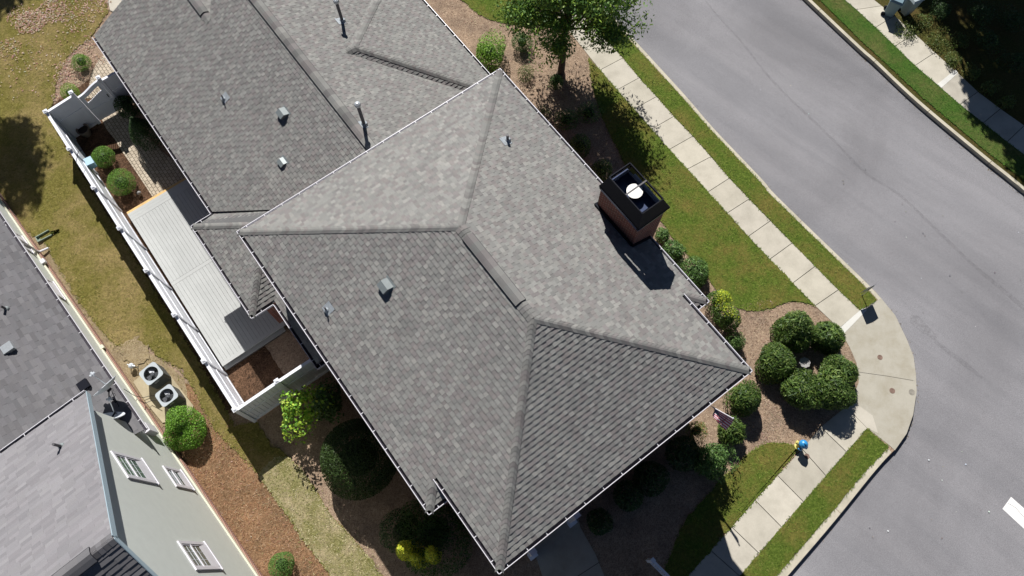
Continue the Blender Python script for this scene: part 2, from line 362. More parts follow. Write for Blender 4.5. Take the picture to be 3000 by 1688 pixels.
# pavements, slab by slab
def slabs(L,Rr,name,skipcol={}):
    m=MB()
    for i in range(len(L)-1):
        a,b=P(*L[i]),P(*L[i+1]); c,d=P(*Rr[i]),P(*Rr[i+1]); s=.012
        la=a.lerp(b,s/(b-a).length); lb=b.lerp(a,s/(b-a).length); ra=c.lerp(d,s/(d-c).length); rb=d.lerp(c,s/(d-c).length)
        k=skipcol.get(i,random.uniform(.93,1.04))
        m.prism([la,lb,rb,ra],-.05,.02,0,(k,k,k*random.uniform(.97,1.0)),bottom=False)
        m.prism([lb,b,d,rb],-.05,.0,1,bottom=False); m.prism([a,la,ra,c],-.05,.0,1,bottom=False)
    return struct(m.build(name,[M['walk'],M['joint']]))
slabs([(1450,-200),(1512,-117),(1570,-40),(1612,20),(1660,82),(1709,144),(1758,206),(1808,264),(1857,320),(1909,379),(1960,439),(2014,496),(2074,563),(2130,625),(2192,693),(2255,760),(2322,830),(2388,896),(2458,963)],
      [(1530,-190),(1585,-110),(1640,-50),(1680,3),(1725,58),(1771,113),(1824,171),(1872,229),(1923,284),(1973,342),(2029,400),(2082,460),(2136,523),(2194,584),(2256,648),(2320,713),(2387,781),(2455,850),(2519,911)],'sidewalk')
slabs([(2478,1192),(2404,1252),(2350,1316),(2278,1394),(2212,1466),(2144,1545),(2082,1613),(2016,1688),(1945,1770),(1870,1860)],
      [(2540,1254),(2479,1324),(2419,1394),(2353,1470),(2289,1544),(2223,1621),(2167,1688),(2100,1765),(2030,1850)][:1]+[(2479,1324),(2419,1394),(2353,1470),(2289,1544),(2223,1621),(2167,1688),(2105,1760),(2035,1845),(1960,1935)],'sidewalk',{2:.86,1:.86,3:1.06})
# far block
farin=[(2180,-200),(2383,0),(2530,138),(2571,175),(2699,295),(2888,453),(3000,540),(3300,790)]
fk=[P(x,y) for x,y in smoothline([(2166,-196),(2369,3),(2518,144),(2560,181),(2689,302),(2878,460),(2990,550),(3290,800)],6)]
fk=fk[::-1]
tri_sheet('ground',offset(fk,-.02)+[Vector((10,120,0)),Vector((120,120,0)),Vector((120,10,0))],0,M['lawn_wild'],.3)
kerbmesh('kerb',fk,.15)
slabs([(2420,-48),(2474,0),(2509,29),(2565,81),(2622,136),(2680,193),(2748,251),(2812,307),(2880,361),(2950,416),(3020,468),(3090,522)],
      [(2500,-52),(2559,0),(2582,18),(2620,47),(2678,99),(2738,155),(2800,210),(2864,270),(2930,320),(3000,369),(3070,425),(3140,478)],'sidewalk',{5:1.0,6:.85})
m=MB(); m.prism(pts([(2745,248),(2798,205),(2806,215),(2758,258)]),.01,.026); struct(m.build('ramp_edge',[bpy.data.materials['white_concrete']]))
# lawns (turf stands proud of the beds, ragged edge)
LAWNS=[]
def lawn(px,mat,z=.035,jit=.022,d=.10):
    LAWNS.append(([P(x,y) for x,y in px],mat.name,z)); return tri_sheet('lawn',jitter([P(x,y) for x,y in px],d,jit),z,mat,.06)
lawn([(1540,-190),(1590,-110),(1645,-50),(1685,3),(1730,58),(1773,113),(1826,171),(1874,229),(1925,284),(1975,342),(2031,400),(2084,460),(2138,523),(2196,584),(2258,648),(2322,713),(2389,781),(2457,850),(2519,909),(2568,880),(2524,833),(2450,760),(2363,675),(2252,567),(2223,530),(2085,385),(1992,280),(1795,65),(1748,8),(1600,-180)],M['lawn_green'],.03,.014)
lawn(smoothline([(1725,172),(1735,250),(1760,330),(1790,400),(1815,450),(1850,520),(1890,590),(1935,645),(1960,680),(1985,712),(2015,750),(2062,800),(2094,843),(2120,885),(2165,903),(2210,911),(2252,907),(2291,889),(2322,883),(2357,887),(2386,897)],3)+[(2322,831),(2255,761),(2192,694),(2130,626),(2074,564),(2014,497),(1960,440),(1909,380),(1857,321),(1808,265),(1758,207)],M['lawn_green'])
lawn([(2540,1256),(2479,1326),(2419,1396),(2353,1472),(2289,1546),(2223,1623),(2167,1690),(2105,1762),(2035,1847),(2060,1900),(2280,1680),(2424,1514),(2535,1380),(2603,1310)],M['lawn_green'],.03,.014)
lawn(smoothline([(2340,1312),(2320,1304),(2285,1298),(2248,1299),(2215,1312),(2179,1341),(2150,1372),(2108,1408),(2083,1442),(2019,1512),(1990,1560),(1972,1610),(1955,1646),(1935,1700),(1900,1760)],3)+[(1945,1768),(2016,1686),(2082,1611),(2144,1543),(2212,1464),(2278,1392)],M['lawn_green'])
lawn([(2395,-5),(2420,-46),(2474,2),(2509,31),(2565,83),(2622,138),(2680,195),(2748,253),(2812,309),(2880,363),(2950,418),(3090,524),(3200,680),(3005,532),(2893,447),(2704,288),(2576,169),(2535,132)],M['lawn_bright'],.03,.014)
lawn(smoothline([(1342,-6),(1370,15),(1400,40),(1440,60),(1490,70),(1545,76),(1600,72),(1650,75)],3)+[(1610,20),(1560,-50),(1450,-200),(1250,-180)],M['lawn_green'])
lawn([(318,32),(300,60),(270,105),(235,135),(205,160),(178,205),(163,250),(160,290),(150,316),(140,330)]+[(190,430),(270,560),(440,830),(600,1090),(688,1245),(752,1240),(790,1300),(844,1339),(889,1386),(936,1457),(968,1512),(1011,1555),(1050,1598),(1093,1649),(1130,1710),(1000,1720),(972,1688),(940,1641),(893,1586),(850,1516),(799,1449),(768,1402),(700,1325),(650,1280),(615,1235),(590,1185),(570,1140),(530,1085),(462,1042),(440,1015),(400,1010),(340,1012),(312,985),(275,940),(240,893),(205,840),(175,790),(145,730),(115,690),(95,690),(-100,560),(-500,0),(-300,-300),(300,-260),(280,-60)],M['lawn_dry'],jit=.04)
lawn([(760,1392),(800,1345),(844,1339),(889,1386),(936,1457),(968,1512),(1011,1555),(1050,1598),(1093,1649),(1130,1710),(1000,1720),(972,1688),(940,1641),(893,1586),(850,1516),(799,1449)],M['lawn_pale'],.05,.035)
def bed(px,mat,name='ground_cover',z=.006,jit=.02): return tri_sheet('mulch_bed',jitter([P(x,y) for x,y in px],.12,jit),z,mat)
bed([(470,1100),(560,1130),(600,1180),(660,1250),(700,1300),(768,1402),(799,1449),(850,1516),(893,1586),(940,1641),(990,1720),(770,1760),(600,1500),(500,1300)],M['straw_red'],z=.010)
bed([(80,690),(130,690),(190,775),(240,830),(290,905),(330,960),(400,1020),(470,1050),(540,1110),(560,1200),(470,1260),(300,1000),(60,650)],M['dirt'],z=.014)
dirtpatch=bed([(355,1005),(395,985),(430,1010),(440,1050),(400,1075),(360,1050)],M['dirt'],z=.045,jit=.06)
bed([(170,420),(640,1230),(840,1110),(700,900),(420,470),(310,200),(120,330)],M['bark'],z=.008)
tri_sheet('path',pts([(255,300),(300,352),(314,382),(338,410),(354,438),(385,483),(415,528),(447,577),(560,520),(520,480),(470,440),(420,380),(372,300),(350,255),(300,290)]),.03,M['pave'],.05)
tri_sheet('path',pts([(250,290),(262,250),(270,215),(282,190),(300,165),(322,148),(400,200),(360,260),(300,285)]),.03,M['pave'],.05)
tri_sheet('driveway',pts([(316,-5),(324,32),(380,60),(500,-60),(420,-140),(290,-80)]),.05,M['walk'],.06)
tri_sheet('walkway',pts([(1560,1600),(1690,1500),(1700,1545),(1745,1625),(1775,1700),(1800,1760),(1640,1800),(1590,1690)]),.02,M['ramp'],.05)
strip([(1690,1690),(1755,1648)],.02,.026,'joint_line',M['joint'])
# worn seam, patch and markings on the asphalt
def seam(px,wds,z):
    l=[P(x,y,z) for x,y in smoothline(px,5)]; m=MB(); n=len(l)
    ws=[np.interp(i/(n-1),[0,.3,.6,1],wds)*random.uniform(.8,1.2) for i in range(n)]
    A=offset(l,.5);B=offset(l,-.5)
    for i in range(n-1):
        a0=l[i].lerp(A[i],ws[i]);a1=l[i+1].lerp(A[i+1],ws[i+1]);b0=l[i].lerp(B[i],ws[i]);b1=l[i+1].lerp(B[i+1],ws[i+1]); m.face([b0,b1,a1,a0])
    return struct(m.build('road_seam',seammat))
m_,nt_,b_=nmat('worn_seam',.9,.2); b_.inputs['Base Color'].default_value=(.16,.155,.16,1)
f_=noise(nt_,pos(nt_),9,5,.7); k_=ramp(nt_,f_,[(.35,(.0,)*3),(.75,(.27,)*3)]); nt_.links.new(k_,b_.inputs['Alpha']); seammat=m_
seam([(2065,0),(2110,55),(2170,120),(2240,210),(2310,285),(2400,370),(2460,430),(2540,510),(2640,575),(2750,680),(2850,775),(2950,860),(3080,970)],(.05,.12,.12,.2),RZ+.004)
m=MB(); m.face(pts([(2668,922),(2690,925),(2748,985),(2738,998),(2700,975),(2665,945)],RZ+.005)); struct(m.build('road_patch',seammat))
m=MB(); m.face(pts([(2740,995),(2830,1060),(2880,1105),(2876,1112),(2820,1070),(2735,1003)],RZ+.005)); struct(m.build('road_patch',seammat))
m=MB(); m.prism(pts([(2962,1456),(3080,1560),(3050,1596),(2937,1491)],RZ),RZ,RZ+.005); struct(m.build('road_marking',M['paint']))
strip([(2953,1474),(2976,1488),(3000,1516),(3040,1545)],.012,RZ+.007,'crack',M['joint'])

# ---------------- shingled roofs ----------------
PAL=[(.255,.262,.245),(.235,.235,.222),(.22,.205,.20),(.275,.28,.262),(.20,.197,.19),(.30,.30,.278),(.235,.218,.208),(.215,.222,.21)]
PAL=[tuple(.87*(.245*.28+x*.72)+d for x,d in zip(c,(.003,.0,-.001))) for c in PAL]
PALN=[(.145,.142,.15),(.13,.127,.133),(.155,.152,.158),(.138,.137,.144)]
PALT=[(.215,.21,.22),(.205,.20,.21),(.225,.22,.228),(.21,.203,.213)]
def clip_half(poly,n,d):
    out=[]
    for i in range(len(poly)):
        a=poly[i]; b=poly[(i+1)%len(poly)]; da=a[0]*n[0]+a[1]*n[1]-d; db=b[0]*n[0]+b[1]*n[1]-d
        if da<=1e-9: out.append(a)
        if (da<0)!=(db<0) and abs(da-db)>1e-12:
            t=da/(da-db); out.append((a[0]+(b[0]-a[0])*t,a[1]+(b[1]-a[1])*t))
    return out
def shingles(mb,plane_o,es,et,convex,exp=.143,pal=PAL,tabs=(.09,.165),lift=.005,ph=0.):
    """plane_o origin, es unit along eave, et unit up slope; convex: list of 3d points ccw"""
    n=es.cross(et); q=[((p-plane_o).dot(es),(p-plane_o).dot(et)) for p in convex]
    ar=sum(q[i][0]*q[(i+1)%len(q)][1]-q[(i+1)%len(q)][0]*q[i][1] for i in range(len(q)))
    if ar<0: q=q[::-1]
    hp=[]
    for i in range(len(q)):
        a=q[i]; b=q[(i+1)%len(q)]; dx,dy=b[0]-a[0],b[1]-a[1]; L=math.hypot(dx,dy)
        if L<1e-6: continue
        nn=(dy/L,-dx/L); hp.append((nn,nn[0]*a[0]+nn[1]*a[1]))
    s0=min(a[0] for a in q); s1=max(a[0] for a in q); t0=min(a[1] for a in q); t1=max(a[1] for a in q)
    k=math.floor(t0/exp+1e-6)
    def W(s,t,h): return plane_o+es*s+et*t+n*h
    while k*exp<t1:
        ta=k*exp; tb=ta+exp; rs=random.Random(int(k*7919+ph*31)); gr=tabs[0]+(tabs[1]-tabs[0])*.62; off=-24-(k%2)*gr-rs.choice((0,.035,-.035,.02)); s=off; ii=0; up=False
        while s<s1:
            ii+=1; e=off+ii*gr+rs.uniform(-.2,.2)*gr; c=rs.choice(pal); v=rs.uniform(.88,1.10); c=(c[0]*v,c[1]*v,c[2]*v)
            if e<s0: s=e; up=not up; continue
            hl=(.023 if up else .016); hu=(lift if up else 0.0)+.0
            poly=[(s,ta),(e,ta),(e,tb),(s,tb)]; full=all(nn[0]*a+nn[1]*b<=d+1e-9 for nn,d in hp for a,b in poly)
            if not full:
                for nn,d in hp:
                    poly=clip_half(poly,nn,d)
                    if len(poly)<3: break
            if len(poly)>=3:
                mb.face([W(a,b,hl+(hu-hl)*(b-ta)/exp) for a,b in poly],0,c)
                if full or True:
                    # butt edge
                    lo=[(a,b) for a,b in poly if abs(b-ta)<1e-6]
                    if len(lo)>=2:
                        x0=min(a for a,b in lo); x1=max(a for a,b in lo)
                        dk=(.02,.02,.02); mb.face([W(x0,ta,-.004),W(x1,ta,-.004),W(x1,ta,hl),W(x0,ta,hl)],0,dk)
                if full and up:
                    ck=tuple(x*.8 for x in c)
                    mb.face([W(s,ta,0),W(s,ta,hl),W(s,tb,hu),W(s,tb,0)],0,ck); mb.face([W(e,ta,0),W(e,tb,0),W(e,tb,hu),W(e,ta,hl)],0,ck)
            s=e; up=not up
        k+=1
def slope(parent,pieces,fr,updir,name='roof_slope',**kw):
    """pieces: list of 3d convex polygons in one plane; updir = frame direction (u,v) of uphill"""
    pol=pieces[0]; nrm=None
    for i in range(2,len(pol)):
        c=(pol[1]-pol[0]).cross(pol[i]-pol[0])
        if c.length>1e-6: nrm=c.normalized(); break
    if nrm.z<0: nrm=-nrm
    up=(fr.u*updir[0]+fr.v*updir[1]).normalized(); et=(up-nrm*up.dot(nrm)).normalized(); es=et.cross(nrm).normalized()
    lowest=min((p for pc in pieces for p in pc),key=lambda p:p.dot(et)); mb=MB()
    for pc in pieces:
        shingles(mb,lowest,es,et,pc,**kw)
        pp=[p-nrm*.012 for p in pc]; 
        c=(pp[1]-pp[0]).cross(pp[2]-pp[0])
        mb.face(pp if c.z>0 else pp[::-1],0,(.12,.12,.12))
    return mb.build(name,M['shingle'],parent)
def caps(parent,a,b,n1,n2,name='ridge_cap',wd=.19,exp=.135,pal=PAL,raise_=.012):
    """folded cap shingles from low end a to high end b; n1,n2: downhill unit vectors on both sides"""
    mb=MB(); d=(b-a); L=d.length; d.normalize(); n=max(1,int(L/exp)); st=L/n; up=Vector((0,0,1))
    for i in range(n):
        p0=a+d*(i*st-.006); p1=a+d*((i+1)*st); c=random.choice(pal); v=random.uniform(.76,1.0); c=tuple(x*v*.97 for x in c)
        h0=.022+raise_; h1=.012+raise_; f=.045
        A=[p0+n1*wd+up*h0,p0+n1*f+up*(h0+.004),p0+n2*f+up*(h0+.004),p0+n2*wd+up*h0]; B=[p1+n1*wd+up*h1,p1+n1*f+up*(h1+.004),p1+n2*f+up*(h1+.004),p1+n2*wd+up*h1]
        for k in range(3):
            q=[A[k],A[k+1],B[k+1],B[k]]; cr=(q[1]-q[0]).cross(q[2]-q[0]); mb.face(q if cr.z>0 else q[::-1],0,c)
        lo=[x-up*.016 for x in A]
        for k in range(3): mb.face([A[k],lo[k],lo[k+1],A[k+1]],0,(.02,.02,.02))
        mb.face([A[0],B[0],B[0]-up*.04,A[0]-up*.04],0,c); mb.face([A[3],B[3],B[3]-up*.04,A[3]-up*.04],0,c)
    return mb.build(name,M['shingle'],parent)
def down(fr,du,dv,pitch): return (fr.u*du+fr.v*dv+Vector((0,0,-pitch))).normalized()
def gutter(parent,a,b,out,gw=.15,step=.62,clips=True):
    """trough hung on the roof edge; a,b = ends of the outer lip"""
    d=(b-a).normalized(); up=Vector((0,0,1)); mb=MB(); t=.014
    def box(o0,o1,z0,z1,mi):
        c=[]
        for z in (z0,z1):
            for (p,o) in ((a,o0),(b,o0),(b,o1),(a,o1)): c.append(p+out*o+up*z)
        mb.hexa(c,mi)
    box(-.02,0,-.11,.0,0); box(-gw,-gw+.012,-.11,-.012,1); box(-gw+.012,-.02,-.11,-.095,1)
    g=mb.build('gutter',[M['white'],M['grime']],parent)
    # end caps
    if clips:
        L=(b-a).length; n=max(1,int(L/step)); cm=None
        for i in range(n):
            p=a+d*(L*(i+.5)/n)
            if cm is None:
                m=MB(); q=wloc(parent); c0=q
                m.beam(q-out*(gw+.01)+up*.002,q-out*.01+up*.002,.02,.008); o=m.build('gutter_clip',M['white'],g); cm=o.data
                # built around parent's origin -> shift
                o.location=p-q
            else:
                o=bpy.data.objects.new('gutter_clip',cm); COL.objects.link(o); o.parent=g; o.location=p-wloc(parent)
    return g

# ---------------- the grey-roofed house ----------------
pi_=.49
ze=5.95; vS,vN,uW=-1.135,9.385,-13.2; vR=(vS+vN)/2; zr=ze+pi_*(vN-vR); R1u=uW+(vR-vS); R2u=-4.56; uE=.06; vf,ve=-.48,8.79; zf=ze+pi_*(vf-vS); uJ=-2.34
base=HF.w(-8,3,0)
house=empty('house',base,'brick house with weathered grey shingle hip roof, white gutters and brick chimney, centre','house')
def hw(u,v,z): return HF.w(u,v,z)
ins_=.12; zi=ze+pi_*ins_
def zSW(v): return ze+pi_*(v-vS)
def zNE(v): return ze+pi_*(vN-v)
def zNW(u): return ze+pi_*(u-uW)
pSE=(zr-zf)/(uE-R2u)
def zSE(u): return zf+pSE*(uE-u)
R1=hw(R1u,vR,zr); R2=hw(R2u,vR,zr)
# SW slope: lower band and upper field
a=ins_; slope(house,[[hw(uW+a,vS+a,zi),hw(uJ-a,vS+a,zi),hw(uJ-(vf-vS),vf,zf),hw(uW+(vf-vS),vf,zf)],
    [hw(uW+(vf-vS),vf,zf),hw(uJ-(vf-vS),vf,zf),hw(uJ-(vf-vS),vf+a,zSW(vf+a)),hw(uW+(vf-vS)+a,vf+a,zSW(vf+a))],
    [hw(uW+(vf-vS)+a,vf+a,zSW(vf+a)),hw(uE-a,vf+a,zSW(vf+a)),R2,R1]],HF,(0,1))
kN=vN-ve
slope(house,[[hw(uW+a,vN-a,zi),hw(uJ-a,vN-a,zi),hw(uJ-kN,ve,zNE(ve)),hw(uW+kN,ve,zNE(ve))],
    [hw(uW+kN,ve,zNE(ve)),hw(uJ-kN,ve,zNE(ve)),hw(uJ-kN,ve-a,zNE(ve-a)),hw(uW+kN+a,ve-a,zNE(ve-a))],
    [hw(uW+kN+a,ve-a,zNE(ve-a)),hw(uE-a,ve-a,zNE(ve-a)),R2,R1]],HF,(0,-1),ph=3)
slope(house,[[hw(uW+a,vS+a,zi),hw(uW+a,vN-a,zi),R1]],HF,(1,0),ph=5)
slope(house,[[hw(uE-a,vf+a,zSE(uE-a)),R2,hw(uE-a,ve-a,zSE(uE-a))]],HF,(-1,0),ph=9)
# small return slopes at the two jogs
slope(house,[[hw(uJ-a,vS+a,zi),hw(uJ-a,vf+.05,zi),hw(uJ-(vf-vS)+.0,vf+.05,zf)]],HF,(-1,0),ph=11)
slope(house,[[hw(uJ-a,vN-a,zi),hw(uJ-kN,ve-.05,zNE(ve)),hw(uJ-a,ve-.05,zi)]],HF,(-1,0),ph=12)
dSW=down(HF,0,-1,pi_);dNE=down(HF,0,1,pi_);dNW=down(HF,-1,0,pi_);dSE=down(HF,1,0,pSE)
caps(house,hw(uW+a,vS+a,zi),R1,dSW,dNW,'hip_cap'); caps(house,hw(uW+a,vN-a,zi),R1,dNE,dNW,'hip_cap')
caps(house,hw(uE-a,vf+a,zSE(uE-a)),R2,dSW,dSE,'hip_cap'); caps(house,hw(uE-a,ve-a,zSE(uE-a)),R2,dNE,dSE,'hip_cap')
caps(house,R2,R1,dSW,dNE)
caps(house,hw(uJ-a,vS+a,zi),hw(uJ-(vf-vS),vf,zf),dSW,dSE,'hip_cap'); caps(house,hw(uJ-a,vN-a,zi),hw(uJ-kN,ve,zNE(ve)),dNE,dSE,'hip_cap')
def ridge_vent(parent,fr,u0,u1,v,z,pitch,wd=.17,h=.045,pal=PAL):
    mb=MB(); up=Vector((0,0,1)); n=max(1,int(abs(u1-u0)/.3)); prof=[(-wd,-pitch*wd*.93),(-wd*.45,-pitch*wd*.35),(0,0),(wd*.45,-pitch*wd*.35),(wd,-pitch*wd*.93)]
    for i in range(n):
        a_=u0+(u1-u0)*i/n; b_=u0+(u1-u0)*(i+1)/n; c=random.choice(pal); vv=random.uniform(.75,1.0); c=tuple(x*vv for x in c)
        for k in range(4):
            p,q=prof[k],prof[k+1]; f=[fr.w(a_,v+p[0],z+h+p[1]+.003*(i%2)),fr.w(b_,v+p[0],z+h+p[1]),fr.w(b_,v+q[0],z+h+q[1]),fr.w(a_,v+q[0],z+h+q[1]+.003*(i%2))]
            cr=(f[1]-f[0]).cross(f[2]-f[0]); mb.face(f if cr.z>0 else f[::-1],0,c)
    for s in (-1,1):
        mb.hexa([fr.w(min(u0,u1),v+s*wd-.01,z-.12),fr.w(max(u0,u1),v+s*wd-.01,z-.12),fr.w(max(u0,u1),v+s*wd+.01,z-.12),fr.w(min(u0,u1),v+s*wd+.01,z-.12)]+
                [fr.w(min(u0,u1),v+s*wd-.01,z+h-pitch*wd*.95),fr.w(max(u0,u1),v+s*wd-.01,z+h-pitch*wd*.95),fr.w(max(u0,u1),v+s*wd+.01,z+h-pitch*wd*.95),fr.w(min(u0,u1),v+s*wd+.01,z+h-pitch*wd*.95)],1)
    for uu in (u0,u1):
        mb.face([fr.w(uu,v+p[0],z+h+p[1]) for p in prof]+[fr.w(uu,v+wd,z-.12),fr.w(uu,v-wd,z-.12)],1)
    return mb.build('ridge_vent',[M['shingle'],M['black']],parent)
ridge_vent(house,HF,R1u+.35,R2u-.55,vR,zr+.02,pi_)
# gutters of the high roof
zl=ze+.03; zlf=zf+.03
U,V=HF.u,HF.v
def gut(u0,v0,u1,v1,z,ou,ov,**k): return gutter(house,hw(u0,v0,z),hw(u1,v1,z),U*ou+V*ov,**k)
gut(uW,vS,uJ,vS,zl,0,-1); gut(uW,vN,uJ,vN,zl,0,1); gut(uW,vS+.03,uW,vN-.03,zl,-1,0)
gut(uJ-(vf-vS)-.03,vf,uE,vf,zlf,0,-1); gut(uJ-kN-.03,ve,uE,ve,zlf,0,1); gut(uE,vf,uE,ve,zlf,1,0)
gut(uJ,vS,uJ,vf+.05,zl,1,0); gut(uJ,vN,uJ,ve-.05,zl,1,0)
# fascia/soffit and walls under the high roof
m=MB(); m.prism([hw(uW+.13,vS+.13,0),hw(uJ-.13,vS+.13,0),hw(uJ-.13,vN-.13,0),hw(uW+.13,vN-.13,0)],ze-.16,ze-.12)
m.prism([hw(uJ-.12,vf+.13,0),hw(uE-.13,vf+.13,0),hw(uE-.13,ve-.13,0),hw(uJ-.12,ve-.13,0)],zf-.16,zf-.12)
m.build('soffit',M['soffit'],house)
m=MB(); t=.012
for (u0,v0,u1,v1,z,du,dv) in ((uW,vS,uJ,vS,ze,0,1),(uW,vN,uJ,vN,ze,0,-1),(uW,vS,uW,vN,ze,1,0),(uJ-.8,vf,uE,vf,zf,0,1),(uJ-.8,ve,uE,ve,zf,0,-1),(uE,vf,uE,ve,zf,-1,0)):
    o=.128; p=hw(u0+du*o,v0+dv*o,z-.07); q=hw(u1+du*o,v1+dv*o,z-.07); m.beam(p,q,.02,.2)
m.build('fascia',M['white'],house)
m=MB(); wo=.42; wall=[(uW+wo,vS+wo),(uJ-wo,vS+wo),(uJ-wo,vf+wo),(uE-wo,vf+wo),(uE-wo,ve-wo),(uJ-wo,ve-wo),(uJ-wo,vN-wo),(uW+wo,vN-wo)]
m.prism([hw(x,y,0) for x,y in wall],-.05,ze-.16); m.build('wall',M['brick'],house)
# ---- lower wing
we=3.0; wv=-1.71; wr_v=4.05; wr_z=we+pi_*(wr_v-wv); uG=-26.25; gz=4.98; gv=wv+(gz-we)/pi_; uV0=-22.15
def zw(v): return we+pi_*(v-wv)
def zwn(v): return wr_z-pi_*(v-wr_v)
ul,vl,us,v2,u3=-16.25,-2.53,-11.78,-1.65,-9.0
wi=wv+a
# SW slope of the wing in convex pieces
vt=(uW+.5); 
slope(house,[[hw(uG,wi,zw(wi)),hw(ul,wi,zw(wi)),hw(ul,gv,gz),hw(uG,gv,gz)],
             [hw(ul,wi,zw(wi)),hw(uW+.4,wi+(uW+.4-ul),zw(wi+(uW+.4-ul))),hw(uW+.4,wr_v,wr_z),hw(ul,wr_v,wr_z)],
             [hw(uV0,gv,gz),hw(ul,gv,gz),hw(ul,wr_v,wr_z),hw(uV0-1.9,wr_v,wr_z),hw(uV0-1.0,gv+.8,zw(gv+.8))]],HF,(0,1),ph=21)
# lower front ridge and its back slope, meeting the high slope in a cricket
zb=gz-pi_*1.3
slope(house,[[hw(uG,gv,gz),hw(uV0,gv,gz),hw(uV0-1.3,gv+1.3,zb),hw(uG,gv+1.3,zb)]],HF,(0,-1),ph=22)
m=MB(); 
for q in ([hw(uV0,gv,gz),hw(uV0-1.0,gv+.8,zw(gv+.8)),hw(uV0-1.3,gv+1.3,zb)],[hw(uV0-1.0,gv+.8,zw(gv+.8)),hw(uV0-1.9,wr_v,wr_z),hw(uV0-2.2,wr_v,zb),hw(uV0-1.3,gv+1.3,zb)],[hw(uG,gv+1.3,zb),hw(uV0-1.3,gv+1.3,zb),hw(uV0-2.2,wr_v,zb),hw(uG,wr_v,zb)]): m.face(q,0,(.22,.22,.21))
m.build('roof_cheek',M['shingle'],house)
caps(house,hw(uG,gv,gz),hw(uV0,gv,gz),dSW,dNE); ridge_vent(house,HF,uG-.2,uV0-.45,gv,gz+.02,pi_)
# NE slope of the wing, raised bay
bz=.2; bu0=-18.6; # bay apex position solved from the survey
def solve_plane(px,py,z0,fr,c0,sl,ax='v'):
    z=z0
    for _ in range(60):
        q=P(px,py,z).dot(fr.v if ax=='v' else fr.u); z=.5*z+.5*(z0+sl*(q-c0))
    return P(px,py,z)
A1=solve_plane(1038,138,wr_z+bz,HF,wr_v,-pi_); A1u,A1v=HF.uv(A1)
E1=solve_plane(1372,248,wr_z+bz,HF,wr_v,-pi_); E1u,E1v=HF.uv(E1)
vEv=wr_v+(wr_z+bz-we)/pi_
print('bay apex',A1u,A1v,A1.z,'end',E1u,E1v,E1.z,'eave v',vEv)
def zb_(v): return wr_z+bz-pi_*(v-wr_v)
k=bz/pi_
vend=vEv-a
slope(house,[[hw(uV0-2,wr_v,wr_z),hw(uW+.4,wr_v,wr_z),hw(uW+.4,A1v-k-.1,zwn(A1v-k-.1)),hw(uV0-2,A1v-k-.1,zwn(A1v-k-.1))],
             [hw(A1u,A1v-k-.1,zwn(A1v-k-.1)),hw(uW+.4,A1v-k-.1,zwn(A1v-k-.1)),hw(uW+.4,A1v+(uW+.4-A1u)-k,zwn(A1v+(uW+.4-A1u)-k)),hw(A1u,A1v-k,zwn(A1v-k))],
             [hw(uV0-2,A1v-k-.1,zwn(A1v-k-.1)),hw(A1u,A1v-k-.1,zwn(A1v-k-.1)),hw(A1u,A1v-k,zwn(A1v-k)),hw(uV0-4,A1v+(A1u-uV0+4)-k,zwn(A1v+(A1u-uV0+4)-k)),hw(uV0-4,A1v,zwn(A1v))]],HF,(0,-1),ph=31)
Lb=min(vend-A1v, 6)
uR=A1u+Lb; uL=A1u-Lb
# bay main slope
slope(house,[[hw(A1u,A1v,A1.z),hw(uL,vend,zb_(vend)),hw(uR,vend,zb_(vend))]],HF,(0,-1),ph=32)
# bay side slopes down to the wing roof (45 degree hips and valleys)
def side(sgn,ph):
    p0=hw(A1u,A1v-k,A1.z); p1=hw(A1u,A1v,A1.z)
    q1=hw(A1u+sgn*Lb,vend,zb_(vend)); zq=zb_(vend)-bz
    vq0=(A1u+sgn*(Lb+k),vend); q0=hw(vq0[0],vend,zq)
    # side plane: z falls pi_ per unit along sgn*u
    slope(house,[[hw(A1u,A1v-k,A1.z),hw(A1u,A1v,A1.z),q1,q0]],HF,(-sgn,0),ph=ph)
side(1,33); side(-1,34)
caps(house,hw(uR,vend,zb_(vend)),hw(A1u,A1v,A1.z),dNE,dSE,'hip_cap'); caps(house,hw(uL,vend,zb_(vend)),hw(A1u,A1v,A1.z),dNE,dNW,'hip_cap')
caps(house,hw(A1u,A1v-k-.05,A1.z-.0),hw(A1u,A1v,A1.z),dSE,dNW)
ridge_vent(house,HF,uV0-2.5,uW+.35,wr_v,wr_z+.02,pi_)
# wing gutters
gut(uG,wv,ul,wv,we+.03,0,-1,step=.6); gut(uL-1,vEv,uW+.5,vEv,we+.03,0,1)
# bump roof by the deck
def zlb(v): return we+pi_*(v-vl)
li=a
slope(house,[[hw(ul+a,vl+a,we+pi_*a),hw(us-a,vl+a,we+pi_*a),hw(us-1.77,vl+1.77,zlb(vl+1.77)),hw(ul+1.77,vl+1.77,zlb(vl+1.77))],[hw(ul+1.77,vl+1.77,zlb(vl+1.77)),hw(uW+.4,vl+1.77,zlb(vl+1.77)),hw(uW+.4,vl+(uW+.4-ul),zlb(vl+uW+.4-ul))]],HF,(0,1),ph=41)
slope(house,[[hw(ul+a,vl+a,we+pi_*a),hw(uW+.4,vl+(uW+.4-ul),zlb(vl+uW+.4-ul)),hw(uW+.4,wi+(uW+.4-ul),zw(wi+(uW+.4-ul))),hw(ul+a,wi,we+pi_*a)]],HF,(1,0),ph=42)
slope(house,[[hw(us-a,vl+a,we+pi_*a),hw(us-a,v2+a,we+pi_*a),hw(us-a-.8,v2+a+.8,we+pi_*(a+.8)),hw(us-1.77,vl+1.77,zlb(vl+1.77))]],HF,(-1,0),ph=43)
slope(house,[[hw(us-a,v2+a,we+pi_*a),hw(u3,v2+a,we+pi_*a),hw(u3,v2+a+.8,we+pi_*(a+.8)),hw(us-a-.8,v2+a+.8,we+pi_*(a+.8))]],HF,(0,1),ph=44)
